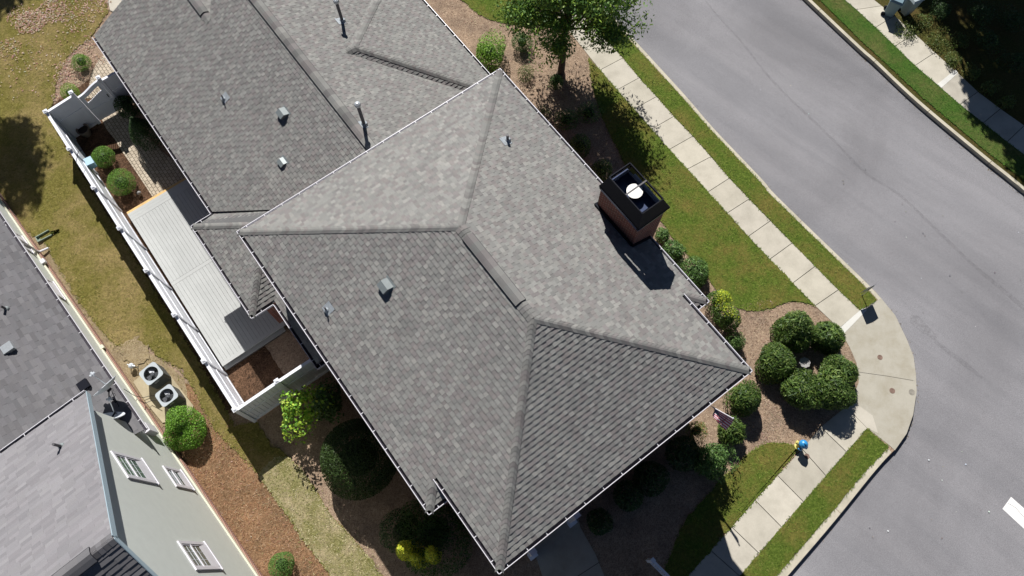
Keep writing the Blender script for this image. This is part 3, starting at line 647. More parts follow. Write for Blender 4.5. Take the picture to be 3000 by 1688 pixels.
caps(house,hw(ul+a,vl+a,we+pi_*a),hw(uW+.4,vl+(uW+.4-ul),zlb(vl+uW+.4-ul)),dSW,dNW,'hip_cap'); caps(house,hw(us-a,vl+a,we+pi_*a),hw(us-1.77,vl+1.77,zlb(vl+1.77)),dSW,dSE,'hip_cap')
gut(ul,vl,ul,wv,we+.03,-1,0); gut(ul,vl,us,vl,we+.03,0,-1); gut(us,vl,us,v2,we+.03,1,0); gut(us,v2,u3+.15,v2,we+.03,0,-1); gut(u3+.15,v2,u3+.15,v2+.35,we+.03,1,0)
m=MB(); m.prism([hw(*p,0) for p in ((uG+.1,wv+.13),(ul+.13,wv+.13),(ul+.13,vl+.13),(us-.13,vl+.13),(us-.13,v2+.13),(u3+.1,v2+.13),(u3+.1,vS+wo-.01),(uW+wo-.01,vS+wo-.01),(uW+wo-.01,vEv-.13),(uG+.1,vEv-.13))],we-.14,we-.10); m.build('soffit',M['soffit'],house)
m=MB(); m.prism([hw(*p,0) for p in ((uG+.3,wv+.45),(ul+.5,wv+.45),(ul+.5,vl+.5),(us-.5,vl+.5),(us-.5,v2+.5),(u3-.3,v2+.5),(u3-.3,vS+wo-.01),(uW+wo-.01,vS+wo-.01),(uW+wo-.01,vEv-.5),(uG+.3,vEv-.5))],-.05,we-.14); m.build('wall',M['brick'],house)
m=MB(); m.face([hw(uG+.3,wv+.4,we-.1),hw(uG+.3,gv,gz-.08),hw(uG+.3,gv+1.3,zb-.1),hw(uG+.3,gv+1.3,we-.1)]); m.build('gable_wall',M['siding'],house)
# ---- chimney (sub-parts: cover, shroud, flue)
cu0,cu1,cv0,cv1=-6.86,-5.12,8.53,9.56; ctop=7.5
m=MB(); m.fbox(HF,cu0,cu1,cv0,cv1,0,ctop)
ch=m.build('chimney',M['brick'],house)
m=MB(); m.fbox(HF,cu0-.03,cu1+.03,cv0-.03,cv1+.03,ctop,ctop+.05); m.fbox(HF,cu0-.005,cu1+.005,cv0-.005,cv1+.005,ctop-.12,ctop-.002,0); m.fbox(HF,cu0+.1,cu1-.1,cv0+.1,cv1-.1,ctop+.05,ctop+.30); m.build('chase_cover',M['navy'],ch)
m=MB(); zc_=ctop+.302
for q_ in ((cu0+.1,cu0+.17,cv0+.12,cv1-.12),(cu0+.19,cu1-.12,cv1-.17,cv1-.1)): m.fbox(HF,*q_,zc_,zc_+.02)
m.build('gap_daylight',M['white'],ch)  # added white strips, painted stand-in for daylight showing through the shroud gaps
m=MB(); m.fbox(HF,cu0-.06,cu1+.06,cv0-.06,cv1+.06,zNE(cv0)-.25,zNE(cv0)-.2) if False else None
m=MB(); o0,o1=.07,-.15; hz0,hz1=ctop+.17,ctop+.72
hz0,hz1=7.67,8.38
lo=[hw(-6.90,8.46,hz0),hw(-5.07,8.46,hz0),hw(-5.07,9.69,hz0),hw(-6.90,9.69,hz0)]
hi=[hw(-6.69,8.57,hz1),hw(-5.21,8.57,hz1),hw(-5.21,9.36,hz1),hw(-6.69,9.36,hz1)]
ce=sum(lo,Vector())/4
for i in range(4):
    j=(i+1)%4; q=[lo[i],lo[j],hi[j],hi[i]]; m.face(q); m.face([p+(ce-p)*.03+Vector((0,0,-.01)) for p in q[::-1]],0)
    m.beam(hi[i],hi[j],.03,.03); m.beam(lo[i],lo[j],.02,.03)
    leg=lo[i].copy(); leg.z=ctop+.05; leg+=(ce-leg)*.06; m.beam(leg,lo[i]+(ce-lo[i])*.06+Vector((0,0,.02)),.07,.07,up=HF.u)
m.build('shroud',M['black'],ch)
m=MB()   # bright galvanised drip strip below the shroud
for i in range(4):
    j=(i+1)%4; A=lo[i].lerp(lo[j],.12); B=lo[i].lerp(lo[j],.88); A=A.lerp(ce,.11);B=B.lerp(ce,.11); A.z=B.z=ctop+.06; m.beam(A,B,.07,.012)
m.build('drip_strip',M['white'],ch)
cc=hw(-6.0,9.02,ctop+.12)
m=MB(); m.lathe(cc,[(.15,0),(.15,.42)],20); m.build('flue_pipe',M['steel'],ch,True)
m=MB(); m.lathe(cc,[(.24,.42),(.245,.44),(.01,.448)],28); m.build('flue_cap',M['cap'],ch)
m=MB(); m.beam(hi[0].lerp(hi[1],.5)+Vector((0,0,.02)),hi[3].lerp(hi[2],.5)+Vector((0,0,.02)),.045,.02); m.build('cross_bar',M['steel'],ch)
m=MB(); zz=zNE(cv0)
m.beam(hw(cu0-.06,cv0-.05,zz+.08),hw(cu1+.02,cv0-.05,zz+.08),.06,.10); m.beam(hw(cu1+.04,cv0-.05,zz+.06),hw(cu1+.04,vN-.1,ze+.1),.06,.10); m.beam(hw(cu0-.04,cv0-.05,zz+.06),hw(cu0-.04,vN-.1,ze+.1),.06,.10)
m.build('flashing',M['black'],ch)
# ---- roof penetrations
def on_plane(px,py,kind):
    return {'sw':lambda:solve_plane(px,py,ze,HF,vS,pi_),'ne':lambda:solve_plane(px,py,ze,HF,vN,-pi_),'wsw':lambda:solve_plane(px,py,we,HF,wv,pi_),'wne':lambda:solve_plane(px,py,wr_z,HF,wr_v,-pi_),'nw':lambda:solve_plane(px,py,ze,HF,uW,pi_,'u')}[kind]()
def box_vent(p,nd,lw,h):   # slant-back grey metal vent, nd = downhill 2d sign on v
    m=MB(); up=Vector((0,0,1)); s=-V if nd<0 else V
    d=(s+Vector((0,0,-pi_))).normalized(); n=(up*1+s*pi_).normalized(); x=U
    b0=p-d*lw*.5-x*lw*.5; b1=p-d*lw*.5+x*lw*.5; b2=p+d*lw*.5+x*lw*.5; b3=p+d*lw*.5-x*lw*.5
    hmid=[q+n*h for q in (p-d*lw*.05-x*lw*.5,p-d*lw*.05+x*lw*.5)]; hlow=[q+n*h*.95 for q in (b2,b3)]
    m.face([b0,b1,hmid[1],hmid[0]]); m.face([hmid[0],hmid[1],hlow[0],hlow[1]]); m.face([b1,b2,hlow[0],hmid[1]]); m.face([b3,b0,hmid[0],hlow[1]]); m.face([b2,b3,hlow[1],hlow[0]],1)
    f=.05; m.face([q+n*.018 for q in (b0-d*f-x*f,b1-d*f+x*f,b2+x*f,b3-x*f)])
    return m.build('roof_vent',[M['ventgrey'],M['black']],house)
box_vent(on_plane(832,333,'wsw'),-1,.36,.17); box_vent(on_plane(829,476,'wsw'),-1,.30,.10); box_vent(on_plane(1133,838,'sw'),-1,.36,.17)
def pipe(p,h,r,cap,flash_dir,rr=None):
    m=MB(); m.lathe(p-Vector((0,0,.05)),[(r,0),(r,h+.05)],14); o=m.build('vent_pipe',M['steel'],house,False)
    n=Vector((0,0,1)); s=V*flash_dir; x=U; d=(s+Vector((0,0,-pi_))).normalized(); nn=(Vector((0,0,1))+s*pi_).normalized()
    m=MB(); q=p-d*.05+nn*.022; m.face([q-x*.17-d*.2,q+x*.17-d*.2,q+x*.17+d*.12,q-x*.17+d*.12]); m.lathe(p-nn*.01,[(r+.08,.0),(r+.06,.05),(r+.015,.12)],14,axis=nn); m.build('flashing',M['lead'],o)
    if cap:
        m=MB(); m.lathe(p+Vector((0,0,h-.03)),[(r+.045,-.02),(r+.05,.05),(r+.03,.10),(.02,.13)],16); m.build('pipe_cap',M['galv'],o)
    return o
pipe(on_plane(1067,365,'wne'),1.15,.06,True,1); pipe(on_plane(1003,62,'wne'),1.05,.06,True,1); pipe(on_plane(1487,412,'ne'),.32,.045,False,1)
pipe(on_plane(656,292,'wsw'),.28,.025,False,-1); pipe(on_plane(957,910,'sw'),.28,.025,False,-1)
# porch column bases seen under the front eave
for (x,y) in ((1675,1530),(1560,1626)):
    m=MB(); q=P(x,y,.15); uu,vv=HF.uv(q); m.fbox(HF,uu-.13,uu+.13,vv-.16,vv+.16,0,.3); m.fbox(HF,uu-.2,uu+.0,vv-.11,vv+.11,.3,3); m.build('column_base',M['vinyl'],house)

# ---------------- timber deck ----------------
d_u0,d_u1,d_v0,d_v1=-20.1,-12.25,-4.62,-1.25
deck=empty('deck',HF.w(-16,-3,0),'long pale grey composite deck with a tan beam edge between white fence and house','deck')
m=MB(); vv=d_v0; k=0
for (ua,ub) in ((d_u0+.42,-16.32),(-16.16,d_u1+.16)):
    vv=d_v0
    while vv<d_v1:
        c=random.uniform(.96,1.03); m.fbox(HF,ua+.004,ub-.004,vv+.0035,vv+.1425,.30,.335,0,(c,c,c)); vv+=.146
m.build('deck_boards',M['deck'],deck)
m=MB()
for (ua,ub) in ((d_u0+.28,d_u0+.415),(d_u0+.14,d_u0+.275),(d_u0,d_u0+.135),(-16.315,-16.165),(d_u1+.0,d_u1+.155)): m.fbox(HF,ua,ub,d_v0,d_v1,.30,.336)
m.build('border_boards',M['deck'],deck)
m=MB(); m.fbox(HF,d_u0-.13,d_u0-.01,d_v0,d_v1,.05,.30); m.build('edge_beam',M['wood'],deck)
m=MB(); m.fbox(HF,d_u1+.01,d_u1+.14,d_v0,-2.0,.14,.17,0,(.95,)*3); m.fbox(HF,d_u1+.146,d_u1+.28,d_v0,-2.0,.14,.17,0,(.95,)*3); m.build('step',M['deck'],deck)
m=MB(); m.fbox(HF,d_u0+.02,d_u1-.02,d_v0+.02,d_v1-.02,0,.295); m.fbox(HF,d_u1,d_u1+.27,d_v0+.03,-2.03,0,.135); m.build('underframe',M['joint'],deck)

# ---------------- white vinyl fence ----------------
FZ=2.0
def fence_panel(parent,a,b,name='panel'):
    d=(b-a).normalized(); n=Vector((-d.y,d.x,0)); L=(b-a).length; up=Vector((0,0,1)); m=MB()
    def seg(s0,s1,z0,z1,t,off=0): 
        p=a+d*s0+n*off; q=a+d*s1+n*off; m.hexa([p-n*t+up*z0,q-n*t+up*z0,q+n*t+up*z0,p+n*t+up*z0,p-n*t+up*z1,q-n*t+up*z1,q+n*t+up*z1,p+n*t+up*z1])
    k=max(1,round(L/.155)); w_=L/k
    for i in range(k):
        seg(i*w_+.012,(i+1)*w_-.012,.08,FZ-.1,.02)
    seg(0,L,.1,FZ-.1,.003)
    seg(0,L,.05,.19,.04); seg(0,L,FZ-.13,FZ-.01,.04); seg(0,L,FZ-.01,FZ+.012,.055); seg(0,L,FZ*.58,FZ*.58+.09,.04)
    return m.build(name,M['vinyl'],parent)
def fence_post(parent,p,h=FZ+.1,s=.065):
    m=MB(); fr=HF; uu,vv=fr.uv(p); m.fbox(fr,uu-s,uu+s,vv-s,vv+s,0,h); o=m.build('post',M['vinyl'],parent)
    m=MB(); m.fbox(fr,uu-s-.022,uu+s+.022,vv-s-.022,vv+s+.022,h,h+.035)
    t=s+.01; m.hexa([fr.w(uu-t,vv-t,h+.035),fr.w(uu+t,vv-t,h+.035),fr.w(uu+t,vv+t,h+.035),fr.w(uu-t,vv+t,h+.035)]+[fr.w(uu-t*.3,vv-t*.3,h+.075),fr.w(uu+t*.3,vv-t*.3,h+.075),fr.w(uu+t*.3,vv+t*.3,h+.075),fr.w(uu-t*.3,vv+t*.3,h+.075)])
    m.build('post_cap',M['vinyl'],o); return o
c0=HF.w(-24.98,-4.89); c1=HF.w(-9.68,-4.72)
fence=empty('fence',c0,'long white vinyl privacy fence running past the deck beside the brown lawn','fence')
fpos=[c0.lerp(c1,i/7) for i in range(8)]
for i in range(8): fence_post(fence,fpos[i])
for i in range(7):
    d=(fpos[i+1]-fpos[i]).normalized()*.065; fence_panel(fence,fpos[i]+d,fpos[i+1]-d)
fence2=empty('fence',c1,'short white vinyl fence closing the mulch yard beside the yellow-green shrub','fence')
q1=HF.w(-9.68,-3.05); q2=HF.w(-9.66,-1.15)
fence_panel(fence2,c1+HF.v*.065,q1-HF.v*.065); fence_post(fence2,q1); fence_panel(fence2,q1+HF.v*.065,q2)
fence3=empty('fence',HF.w(-25.05,-3),'white vinyl fence return holding the arched gate by the paver path','fence')
g0=HF.w(-25.13,-3.66); g1=HF.w(-25.13,-2.45)
fence_panel(fence3,c0+HF.v*.065-HF.u*.05,g0-HF.v*.065); fence_post(fence3,g0,FZ+.18); fence_post(fence3,g1,FZ+.18); fence_panel(fence3,g1+HF.v*.065,HF.w(-25.13,-1.26))
gate=empty('gate',(g0+g1)/2,'white arched vinyl gate with small picket window and black latch','gate')
ga=g0+HF.v*.075; gb=g1-HF.v*.075; gd=(gb-ga); L=gd.length; gd.normalize(); up=Vector((0,0,1)); gn=HF.u
m=MB(); K=14
def gtop(t): s=(math.sin((t-.0)*math.pi-math.pi/2)+1)/2; return FZ-.22+.28*s
def opening(t,z): # picket window follows the arch
    return .14<t<.86 and gtop(t)-.48<z<gtop(t)-.20
rows=22
for i in range(K):
    t0,t1=i/K,(i+1)/K; tm=(t0+t1)/2; inn=.14<tm<.86
    def col(z0a,z0b,z1a,z1b,th=.016):
        p=ga+gd*L*t0; q=ga+gd*L*t1; m.hexa([p-gn*th+up*z0a,q-gn*th+up*z0b,q+gn*th+up*z0b,p+gn*th+up*z0a,p-gn*th+up*z1a,q-gn*th+up*z1b,q+gn*th+up*z1b,p+gn*th+up*z1a])
    if inn:
        col(.12,.12,gtop(t0)-.50,gtop(t1)-.50); col(gtop(t0)-.22,gtop(t1)-.22,gtop(t0),gtop(t1))
    else: col(.12,.12,gtop(t0),gtop(t1))
    col(gtop(t0),gtop(t1),gtop(t0)+.02,gtop(t1)+.02,.045)
m.build('gate_leaf',M['vinyl'],gate)
m=MB()
for i in range(1,8):
    t=.14+.72*i/8; p=ga+gd*L*t; m.beam(p+up*(gtop(t)-.51),p+up*(gtop(t)-.2),.018,.018,up=gd)
m.build('picket',M['wood'],gate)
m=MB()
for i in range(7):
    t=.2+.1*i; p=ga+gd*L*t+gn*.02; m.beam(p+up*.25,p+up*.8,.012,.008,up=gd); m.beam(p+up*.9,p+up*1.25,.012,.008,up=gd)
m.beam(ga+gn*.022+up*.85,gb+gn*.022+up*.85,.02,.07); m.build('gate_rail',M['vinyl'],gate)
m=MB(); p=gb-gd*.1+gn*.03+up*1.15; m.beam(p-up*.08,p+up*.08,.03,.03,up=gd); m.build('latch',M['black'],gate)
# front railing in the house's shade
r0=P(1912,1642,.95); r1=P(1990,1720,.95); rail=empty('porch_railing',(r0.x,r0.y,0),'white porch railing post and rail standing in the shade at the bottom edge','railing')
m=MB(); uu=r0.copy(); uu.z=0; m.beam(uu,uu+up*1.0,.11,.11,up=HF.u); o=m.build('post',M['vinyl'],rail); m=MB(); m.beam(uu+up*1.0,uu+up*1.04,.15,.15,up=HF.u); m.build('post_cap',M['vinyl'],o)
m=MB(); m.beam(r0+up*.0,r1+up*.0,.09,.05); m.build('top_rail',M['vinyl'],rail); m=MB(); m.beam(r0-up*.75,r1-up*.75,.07,.05); m.build('bottom_rail',M['vinyl'],rail)
dn=(r1-r0)
for i in range(1,12):
    q=r0+dn*(i/12); m=MB(); m.beam(q-up*.73,q-up*.02,.03,.03,up=HF.u); m.build('baluster',M['vinyl'],rail)

# ---------------- neighbour house ----------------
nb=empty('house',NF.w(-15,-12,0),'neighbouring sage-green house with dark and pale grey gable roofs at the lower left','house')
def nw_(u,v,z): return NF.w(u,v,z)
nv=-6.95; nev=-6.57; nez=2.55
def nwall(px,py):  # survey on the wall plane
    r=ray(px,py); kk=(r[0]*NF.v.x+r[1]*NF.v.y)/-r[2]; z=H-nv/kk; q=P(px,py,z); return q.dot(NF.u),z
rv=-6.68   # rake overhang plane
def nrake(px,py):
    r=ray(px,py); kk=(r[0]*NF.v.x+r[1]*NF.v.y)/-r[2]; z=H-rv/kk; q=P(px,py,z); return q.dot(NF.u),z
pk=nrake(330,1575); lo_=nrake(253,1150); print('peak',pk,'low',lo_, 'wall', nwall(330,1575))
ru,rz_=pk; eu,ez=lo_[0]-.0,lo_[1]; np_=(rz_-ez)/(ru-eu); print('pitch',np_)
# low wing roof
lw_p=.5; vtop=-13.5
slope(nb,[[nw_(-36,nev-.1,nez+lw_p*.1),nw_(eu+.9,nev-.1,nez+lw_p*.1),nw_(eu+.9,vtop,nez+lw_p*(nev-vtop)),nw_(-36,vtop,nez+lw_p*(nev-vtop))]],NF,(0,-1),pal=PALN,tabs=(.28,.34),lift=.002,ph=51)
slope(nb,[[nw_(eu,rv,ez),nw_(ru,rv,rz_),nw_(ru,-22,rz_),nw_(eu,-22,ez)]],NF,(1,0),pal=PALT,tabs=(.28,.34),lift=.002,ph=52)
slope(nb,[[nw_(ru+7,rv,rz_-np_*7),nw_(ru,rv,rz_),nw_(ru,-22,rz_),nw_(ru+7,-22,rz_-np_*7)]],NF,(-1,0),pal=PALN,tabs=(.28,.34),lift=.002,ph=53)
dn1=(NF.u*-1+Vector((0,0,-np_))).normalized(); dn2=(NF.u+Vector((0,0,-np_))).normalized()
caps(nb,nw_(ru,-22,rz_),nw_(ru,rv,rz_),dn1,dn2,pal=PALN)
class SW: pass
SWF=Frame(-49.3); SWF.u,SWF.v=NF.v*1,NF.u*-1
ridge_vent(nb,SWF,-22,rv-.55,-ru,rz_+.02,np_,wd=.2,pal=PALN)
m=MB(); g_=[nw_(eu+.35,nv,-.05),nw_(ru+6.6,nv,-.05),nw_(ru+6.6,nv,rz_-.06-np_*6.6),nw_(ru,nv,rz_-.06),nw_(eu+.35,nv,ez+np_*.35-.06)]
bk=[p-NF.v*15 for p in g_]; m.face(g_); m.face(bk[::-1])
for i in range(5): 
    if i not in (2,3): m.face([g_[i],g_[(i+1)%5],bk[(i+1)%5],bk[i]])
m.prism([nw_(-36,nv,0),nw_(eu+.35,nv,0),nw_(eu+.35,vtop-4,0),nw_(-36,vtop-4,0)],-.05,nez-.1)
m.build('wall',M['siding'],nb)
m=MB(); m.fbox(NF,-36,ru+6.7,nv+.01,nv+.11,-.05,.24); m.build('foundation',M['brickn'],nb)
m=MB(); m.fbox(NF,-36,ru+6.7,nv+.005,nv+.06,.24,.38); m.build('wall_trim',M['sidetrim'],nb)
m=MB(); m.beam(nw_(eu,rv+.012,ez-.08),nw_(ru,rv+.012,rz_-.08),.02,.18); m.beam(nw_(ru,rv+.012,rz_-.08),nw_(ru+7,rv+.012,rz_-.08-np_*7),.02,.18); m.build('rake_board',M['blue_trim'],nb)
m=MB(); 
for (a_,b_) in (((eu,ez),(ru,rz_)),((ru,rz_),(ru+7,rz_-np_*7))):
    m.hexa([nw_(a_[0],nv,a_[1]-.1),nw_(b_[0],nv,b_[1]-.1),nw_(b_[0],rv,b_[1]-.1),nw_(a_[0],rv,a_[1]-.1),nw_(a_[0],nv,a_[1]-.03),nw_(b_[0],nv,b_[1]-.03),nw_(b_[0],rv,b_[1]-.03),nw_(a_[0],rv,a_[1]-.03)])
m.build('soffit',M['soffit'],nb)
def ngut(a_,b_,out): return gutter(nb,a_,b_,out,step=.8)
ngut(nw_(-34,nev,nez+.02),nw_(eu+.9,nev,nez+.02),NF.v); ngut(nw_(eu-.12,rv-.02,ez+.0),nw_(eu-.12,-22,ez+.0),-NF.u)
m=MB(); m.fbox(NF,-36,eu+.9,nev-.16,nev-.13,nez-.16,nez+.0); m.build('fascia',M['white'],nb)
m=MB(); du=P(33,655,2.4).dot(NF.u); m.tube([nw_(du,nev-.1,nez-.08),nw_(du,nv+.08,nez-.45),nw_(du,nv+.08,.35),nw_(du,nv+.13,.2),nw_(du+.02,nv+.45,.12)],.045,8); m.build('downspout',M['white'],nb)
def window(u0,u1,z0,z1,two=True):
    m=MB(); f=.10
    m.fbox(NF,u0,u1,nv+.003,nv+.05,z1-f,z1); m.fbox(NF,u0-.03,u1+.03,nv+.003,nv+.08,z0-.02,z0+.06); m.fbox(NF,u0,u0+f,nv+.003,nv+.05,z0+.06,z1-f); m.fbox(NF,u1-f,u1,nv+.003,nv+.05,z0+.06,z1-f)
    o=m.build('window',M['white'],nb)
    m=MB(); m.fbox(NF,u0+f,u1-f,nv+.004,nv+.016,z0+.06,z1-f); m.build('pane',M['glass'],o)
    zs=z0+.06+(z1-z0)*.27; m=MB(); m.hexa([nw_(u0+f,nv+.02,z0+.06),nw_(u1-f,nv+.02,z0+.06),nw_(u1-f,nv+.06,z0+.06),nw_(u0+f,nv+.06,z0+.06),nw_(u0+f,nv+.018,zs),nw_(u1-f,nv+.018,zs),nw_(u1-f,nv+.022,zs),nw_(u0+f,nv+.022,zs)]); m.build('sill_panel',M['white'],o)
    m=MB(); zm=(zs+z1-f)/2; i0,i1=u0+f+.0,u1-f-.0
    m.fbox(NF,i0,i1,nv+.017,nv+.045,zm-.035,zm+.035)
    for s in (i0,i1-.045): m.fbox(NF,s,s+.045,nv+.019,nv+.035,zs+.01,z1-f)
    m.fbox(NF,i0,i1,nv+.017,nv+.035,z1-f-.05,z1-f); m.build('sash',M['white'],o)
    m=MB(); n=3 if two else 2
    for i in range(1,n): x=i0+(i1-i0)*i/n; m.fbox(NF,x-.005,x+.005,nv+.017,nv+.022,zs,z1-f-.04)
    for zz in ((zs+zm)/2,(zm+z1-f)/2): m.fbox(NF,i0,i1,nv+.0175,nv+.0225,zz-.005,zz+.005)
    m.build('muntin',M['vinyl'],o)
for (a1,a2,b1) in (((322,1323),(375,1402),(414,1349)),((474,1366),(520,1428),(524,1376)),((517,1587),(573,1672),(595,1591))):
    p1=nwall(*a1);p2=nwall(*a2);p3=nwall(*b1); window(p1[0],p2[0],p3[1],p1[1],p1[1]-p3[1]>1.5)
for px in ((108,752),(205,890)):
    p=nwall(*px); window(p[0]-.95,p[0],p[1] if p[1]>.5 else .7,2.1)
m=MB(); q=nwall(125,772); m.fbox(NF,q[0]-.1,q[0]+.1,nv+.003,nv+.16,q[1],q[1]+.15); m.build('wall_vent',M['white'],nb)
m=MB(); q=nwall(297,1022); m.fbox(NF,q[0]-.08,q[0]+.08,nv+.003,nv+.14,q[1],q[1]+.12); m.build('wall_vent',M['sidetrim'],nb)
def nplane_low(px,py): return solve_plane(px,py,nez,NF,nev,-lw_p)
def npipe(p,h,cap=True,r=.04):
    m=MB(); m.lathe(p-up*.05,[(r,0),(r,h)],12); o=m.build('vent_pipe',M['steel'],nb)
    m=MB(); m.lathe(p-up*.02,[(.11,0),(.09,.05),(.05,.08)],12); m.build('flashing',M['ventgrey'],o)
npipe(nplane_low(18,905),.35)
p=solve_plane(180,1308,ez,NF,eu,np_,'u'); npipe(p,.45)
m=MB(); q=nplane_low(28,1022); m.fbox(NF,q.dot(NF.u)-.16,q.dot(NF.u)+.16,q.dot(NF.v)-.18,q.dot(NF.v)+.18,q.z,q.z+.16); m.build('roof_vent',M['galv'],nb)
m=MB(); q=nplane_low(247,1130); m.fbox(NF,q.dot(NF.u)-.17,q.dot(NF.u)+.17,q.dot(NF.v)-.17,q.dot(NF.v)+.17,q.z-.03,q.z+.10); m.build('roof_vent',M['black'],nb)

# ---------------- satellite dishes ----------------
def dish(px,py,zc,rad,nrm,label,foot,armlen=.55):
    c=P(px,py,zc); t=empty('satellite_dish',foot,label,'satellite dish','satellite dishes on the low neighbour roof')
    n=Vector(nrm).normalized(); x=n.cross(Vector((0,0,1))).normalized(); y=x.cross(n)
    m=MB(); rings=[]; K=28
    for i in range(6):
        r=rad*i/5; rings.append([c+x*r*math.cos(2*math.pi*k/K)*1.0+y*r*.92*math.sin(2*math.pi*k/K)+n*(r*r*.32/rad-.1) for k in range(K)])
    for i in range(5):
        for k in range(K): 
            q=[rings[i][k],rings[i][(k+1)%K],rings[i+1][(k+1)%K],rings[i+1][k]]
            if i==0: q=[rings[0][0],rings[1][(k+1)%K],rings[1][k]]
            m.face(q)
            m.face([p-n*.012 for p in q[::-1]])
    for k in range(K): m.face([rings[5][k],rings[5][(k+1)%K],rings[5][(k+1)%K]-n*.012,rings[5][k]-n*.012])
    m.build('reflector',M['dish'],t)
    m=MB(); low=c-y*rad*.8; tip=c+n*armlen-y*rad*.35; m.tube([low,tip],.018,8); m.build('feed_arm',M['galv'],t)
    m=MB(); m.lathe(tip+n*.0,[(.045,-.1),(.05,.0),(.03,.05)],12,axis=-n+y*.3); m.beam(tip-x*.09+n*.02,tip+x*.09+n*.02,.06,.06); m.build('receiver',M['dish'],t)
    m=MB(); m.tube([foot,foot+up*.35,c-n*.16],.028,8); m.lathe(c-n*.2,[(.08,0),(.08,.08)],12,axis=n); 
    m.beam(foot-NF.u*.12,foot+NF.u*.12,.1,.03); m.tube([foot+NF.u*.3,c-n*.2-up*.1],.012,6); m.build('mast',M['black'],t)
    m=MB(); pts_=[c-n*.2]; 
    for k in range(14): a_=k*.9; pts_.append(foot.lerp(c-n*.2,1-k/14)+Vector((math.cos(a_)*.12,math.sin(a_)*.1,.05*math.sin(k))))
    m.tube(pts_,.008,5); m.build('cable',M['rubber'],t)
dish(309,1133,3.55,.46,(-.62,.55,.5),'grey satellite dish seen edge-on nearest the vent on the dark roof',nplane_low(335,1172))
dish(318,1224,3.35,.50,(-.05,.85,.45),'grey satellite dish beside the pale wall, nearest the tall gable',nplane_low(352,1215))
m=MB(); q=P(432,1250,1.6); uu=q.dot(NF.u); m.fbox(NF,uu-.15,uu+.2,nv+.003,nv+.2,1.0,1.7); m.build('meter_box',M['white'],nb)

# ---------------- things round the neighbour's wall ----------------
def ac(cW,cN,cE,cS,z,label):
    c=[P(x,y,z) for x,y in (cW,cS,cE,cN)]; ce=sum(c,Vector())/4; t=empty('air_conditioner',(ce.x,ce.y,.06),label,'air conditioner','air conditioners by the sage wall')
    e1=(c[1]-c[0]+c[2]-c[3])/2; e2=(c[3]-c[0]+c[2]-c[1])/2; L1,L2=e1.length/2,e2.length/2; x=e1.normalized(); y=Vector((-x.y,x.x,0)); 
    if y.dot(e2)<0: y=-y
    def rr(s,r,zz,inset=0):
        o=[]; a_,b_=L1*s-inset,L2*s-inset
        for (sx,sy,st) in ((1,1,0),(-1,1,90),(-1,-1,180),(1,-1,270)):
            for k in range(5):
                g=R(st+k*22.5); o.append(ce+x*(sx*(a_-r)+r*math.cos(g))+y*(sy*(b_-r)+r*math.sin(g))+up*(zz-z))
        return o
    m=MB(); lo,hi=rr(.985,.09,.07),rr(.985,.09,z-.03)
    n=len(lo)
    for i in range(n): m.face([lo[i],lo[(i+1)%n],hi[(i+1)%n],hi[i]])
    for h in np.linspace(.12,z-.1,13):
        a_=rr(1.0,.09,h); b_=rr(1.0,.09,h+.022)
        for i in range(n): m.face([a_[i],a_[(i+1)%n],b_[(i+1)%n],b_[i]],1)
    m.build('cabinet',[M['acdark'],M['ventgrey']],t)
    # top ring with round opening
    m=MB(); K=40; rad=min(L1,L2)*.80
    outer=rr(1.02,.10,z); cz=ce
    circ=[cz+x*rad*math.cos(2*math.pi*k/K)+y*rad*math.sin(2*math.pi*k/K) for k in range(K)]
    def outp(k):
        g=2*math.pi*k/K; d=x*math.cos(g)+y*math.sin(g); best=None
        for i in range(n):
            p,q=outer[i]-cz,outer[(i+1)%n]-cz; den=d.x*(q.y-p.y)-d.y*(q.x-p.x)
            if abs(den)<1e-9: continue
            tt=(p.x*(q.y-p.y)-p.y*(q.x-p.x))/den; ss=(p.x*d.y-p.y*d.x)/den
            if tt>0 and -1e-6<=ss<=1+1e-6: best=tt if best is None else max(best,tt)
        return cz+d*best
    op=[outp(k) for k in range(K)]
    for k in range(K):
        j=(k+1)%K; m.face([circ[k],op[k],op[j],circ[j]]); m.face([op[k]-up*.04,op[j]-up*.04,op[j],op[k]]); m.face([circ[j]-up*.05,circ[k]-up*.05,circ[k],circ[j]])
    m.build('top_panel',M['acgrey'],t)
    m=MB()
    for s in (.12,.34,.56,.78,.99):
        r_=rad*s; m.tube([cz+x*r_*math.cos(2*math.pi*k/24)+y*r_*math.sin(2*math.pi*k/24)+up*.012 for k in range(25)],.0035,4)
    for k in range(8):
        g=2*math.pi*k/8; m.tube([cz+up*.014,cz+(x*math.cos(g)+y*math.sin(g))*rad+up*.014],.004,4)
    m.build('grille',M['acdark'],t)
    m=MB(); hub=cz-up*.12; m.lathe(hub,[(.07,-.05),(.07,.04)],14)
    for k in range(3):
        g=2*math.pi*k/3+.6; d=x*math.cos(g)+y*math.sin(g); s_=x*-math.sin(g)+y*math.cos(g)
        m.face([hub+d*.05-s_*.05-up*.02,hub+d*rad*.9-s_*.10-up*.05,hub+d*rad*.93+s_*.16+up*.03,hub+d*.05+s_*.07+up*.02])
    m.build('fan',M['fan'],t)
    m=MB(); m.lathe(cz-up*.45,[(rad*.95,0),(rad*.9,.02)],20); m.build('coil_base',M['acdark'],t)
    m=MB(); s=c[1]-(c[1]-c[2])*.3-up*.16; m.beam(s-x*.0+(-y*.012),s+x*.0+(-y*.012)+(c[2]-c[1]).normalized()*.17,.01,.12); m.build('data_plate',M['galv'],t)
ac((403,1094),(452,1058),(479,1095),(436,1131),.78,'square grey air conditioner with fan top, nearer the dirt patch')
ac((451,1157),(498,1123),(524,1161),(479,1194),.78,'square grey air conditioner with fan top, beside the round green shrub')
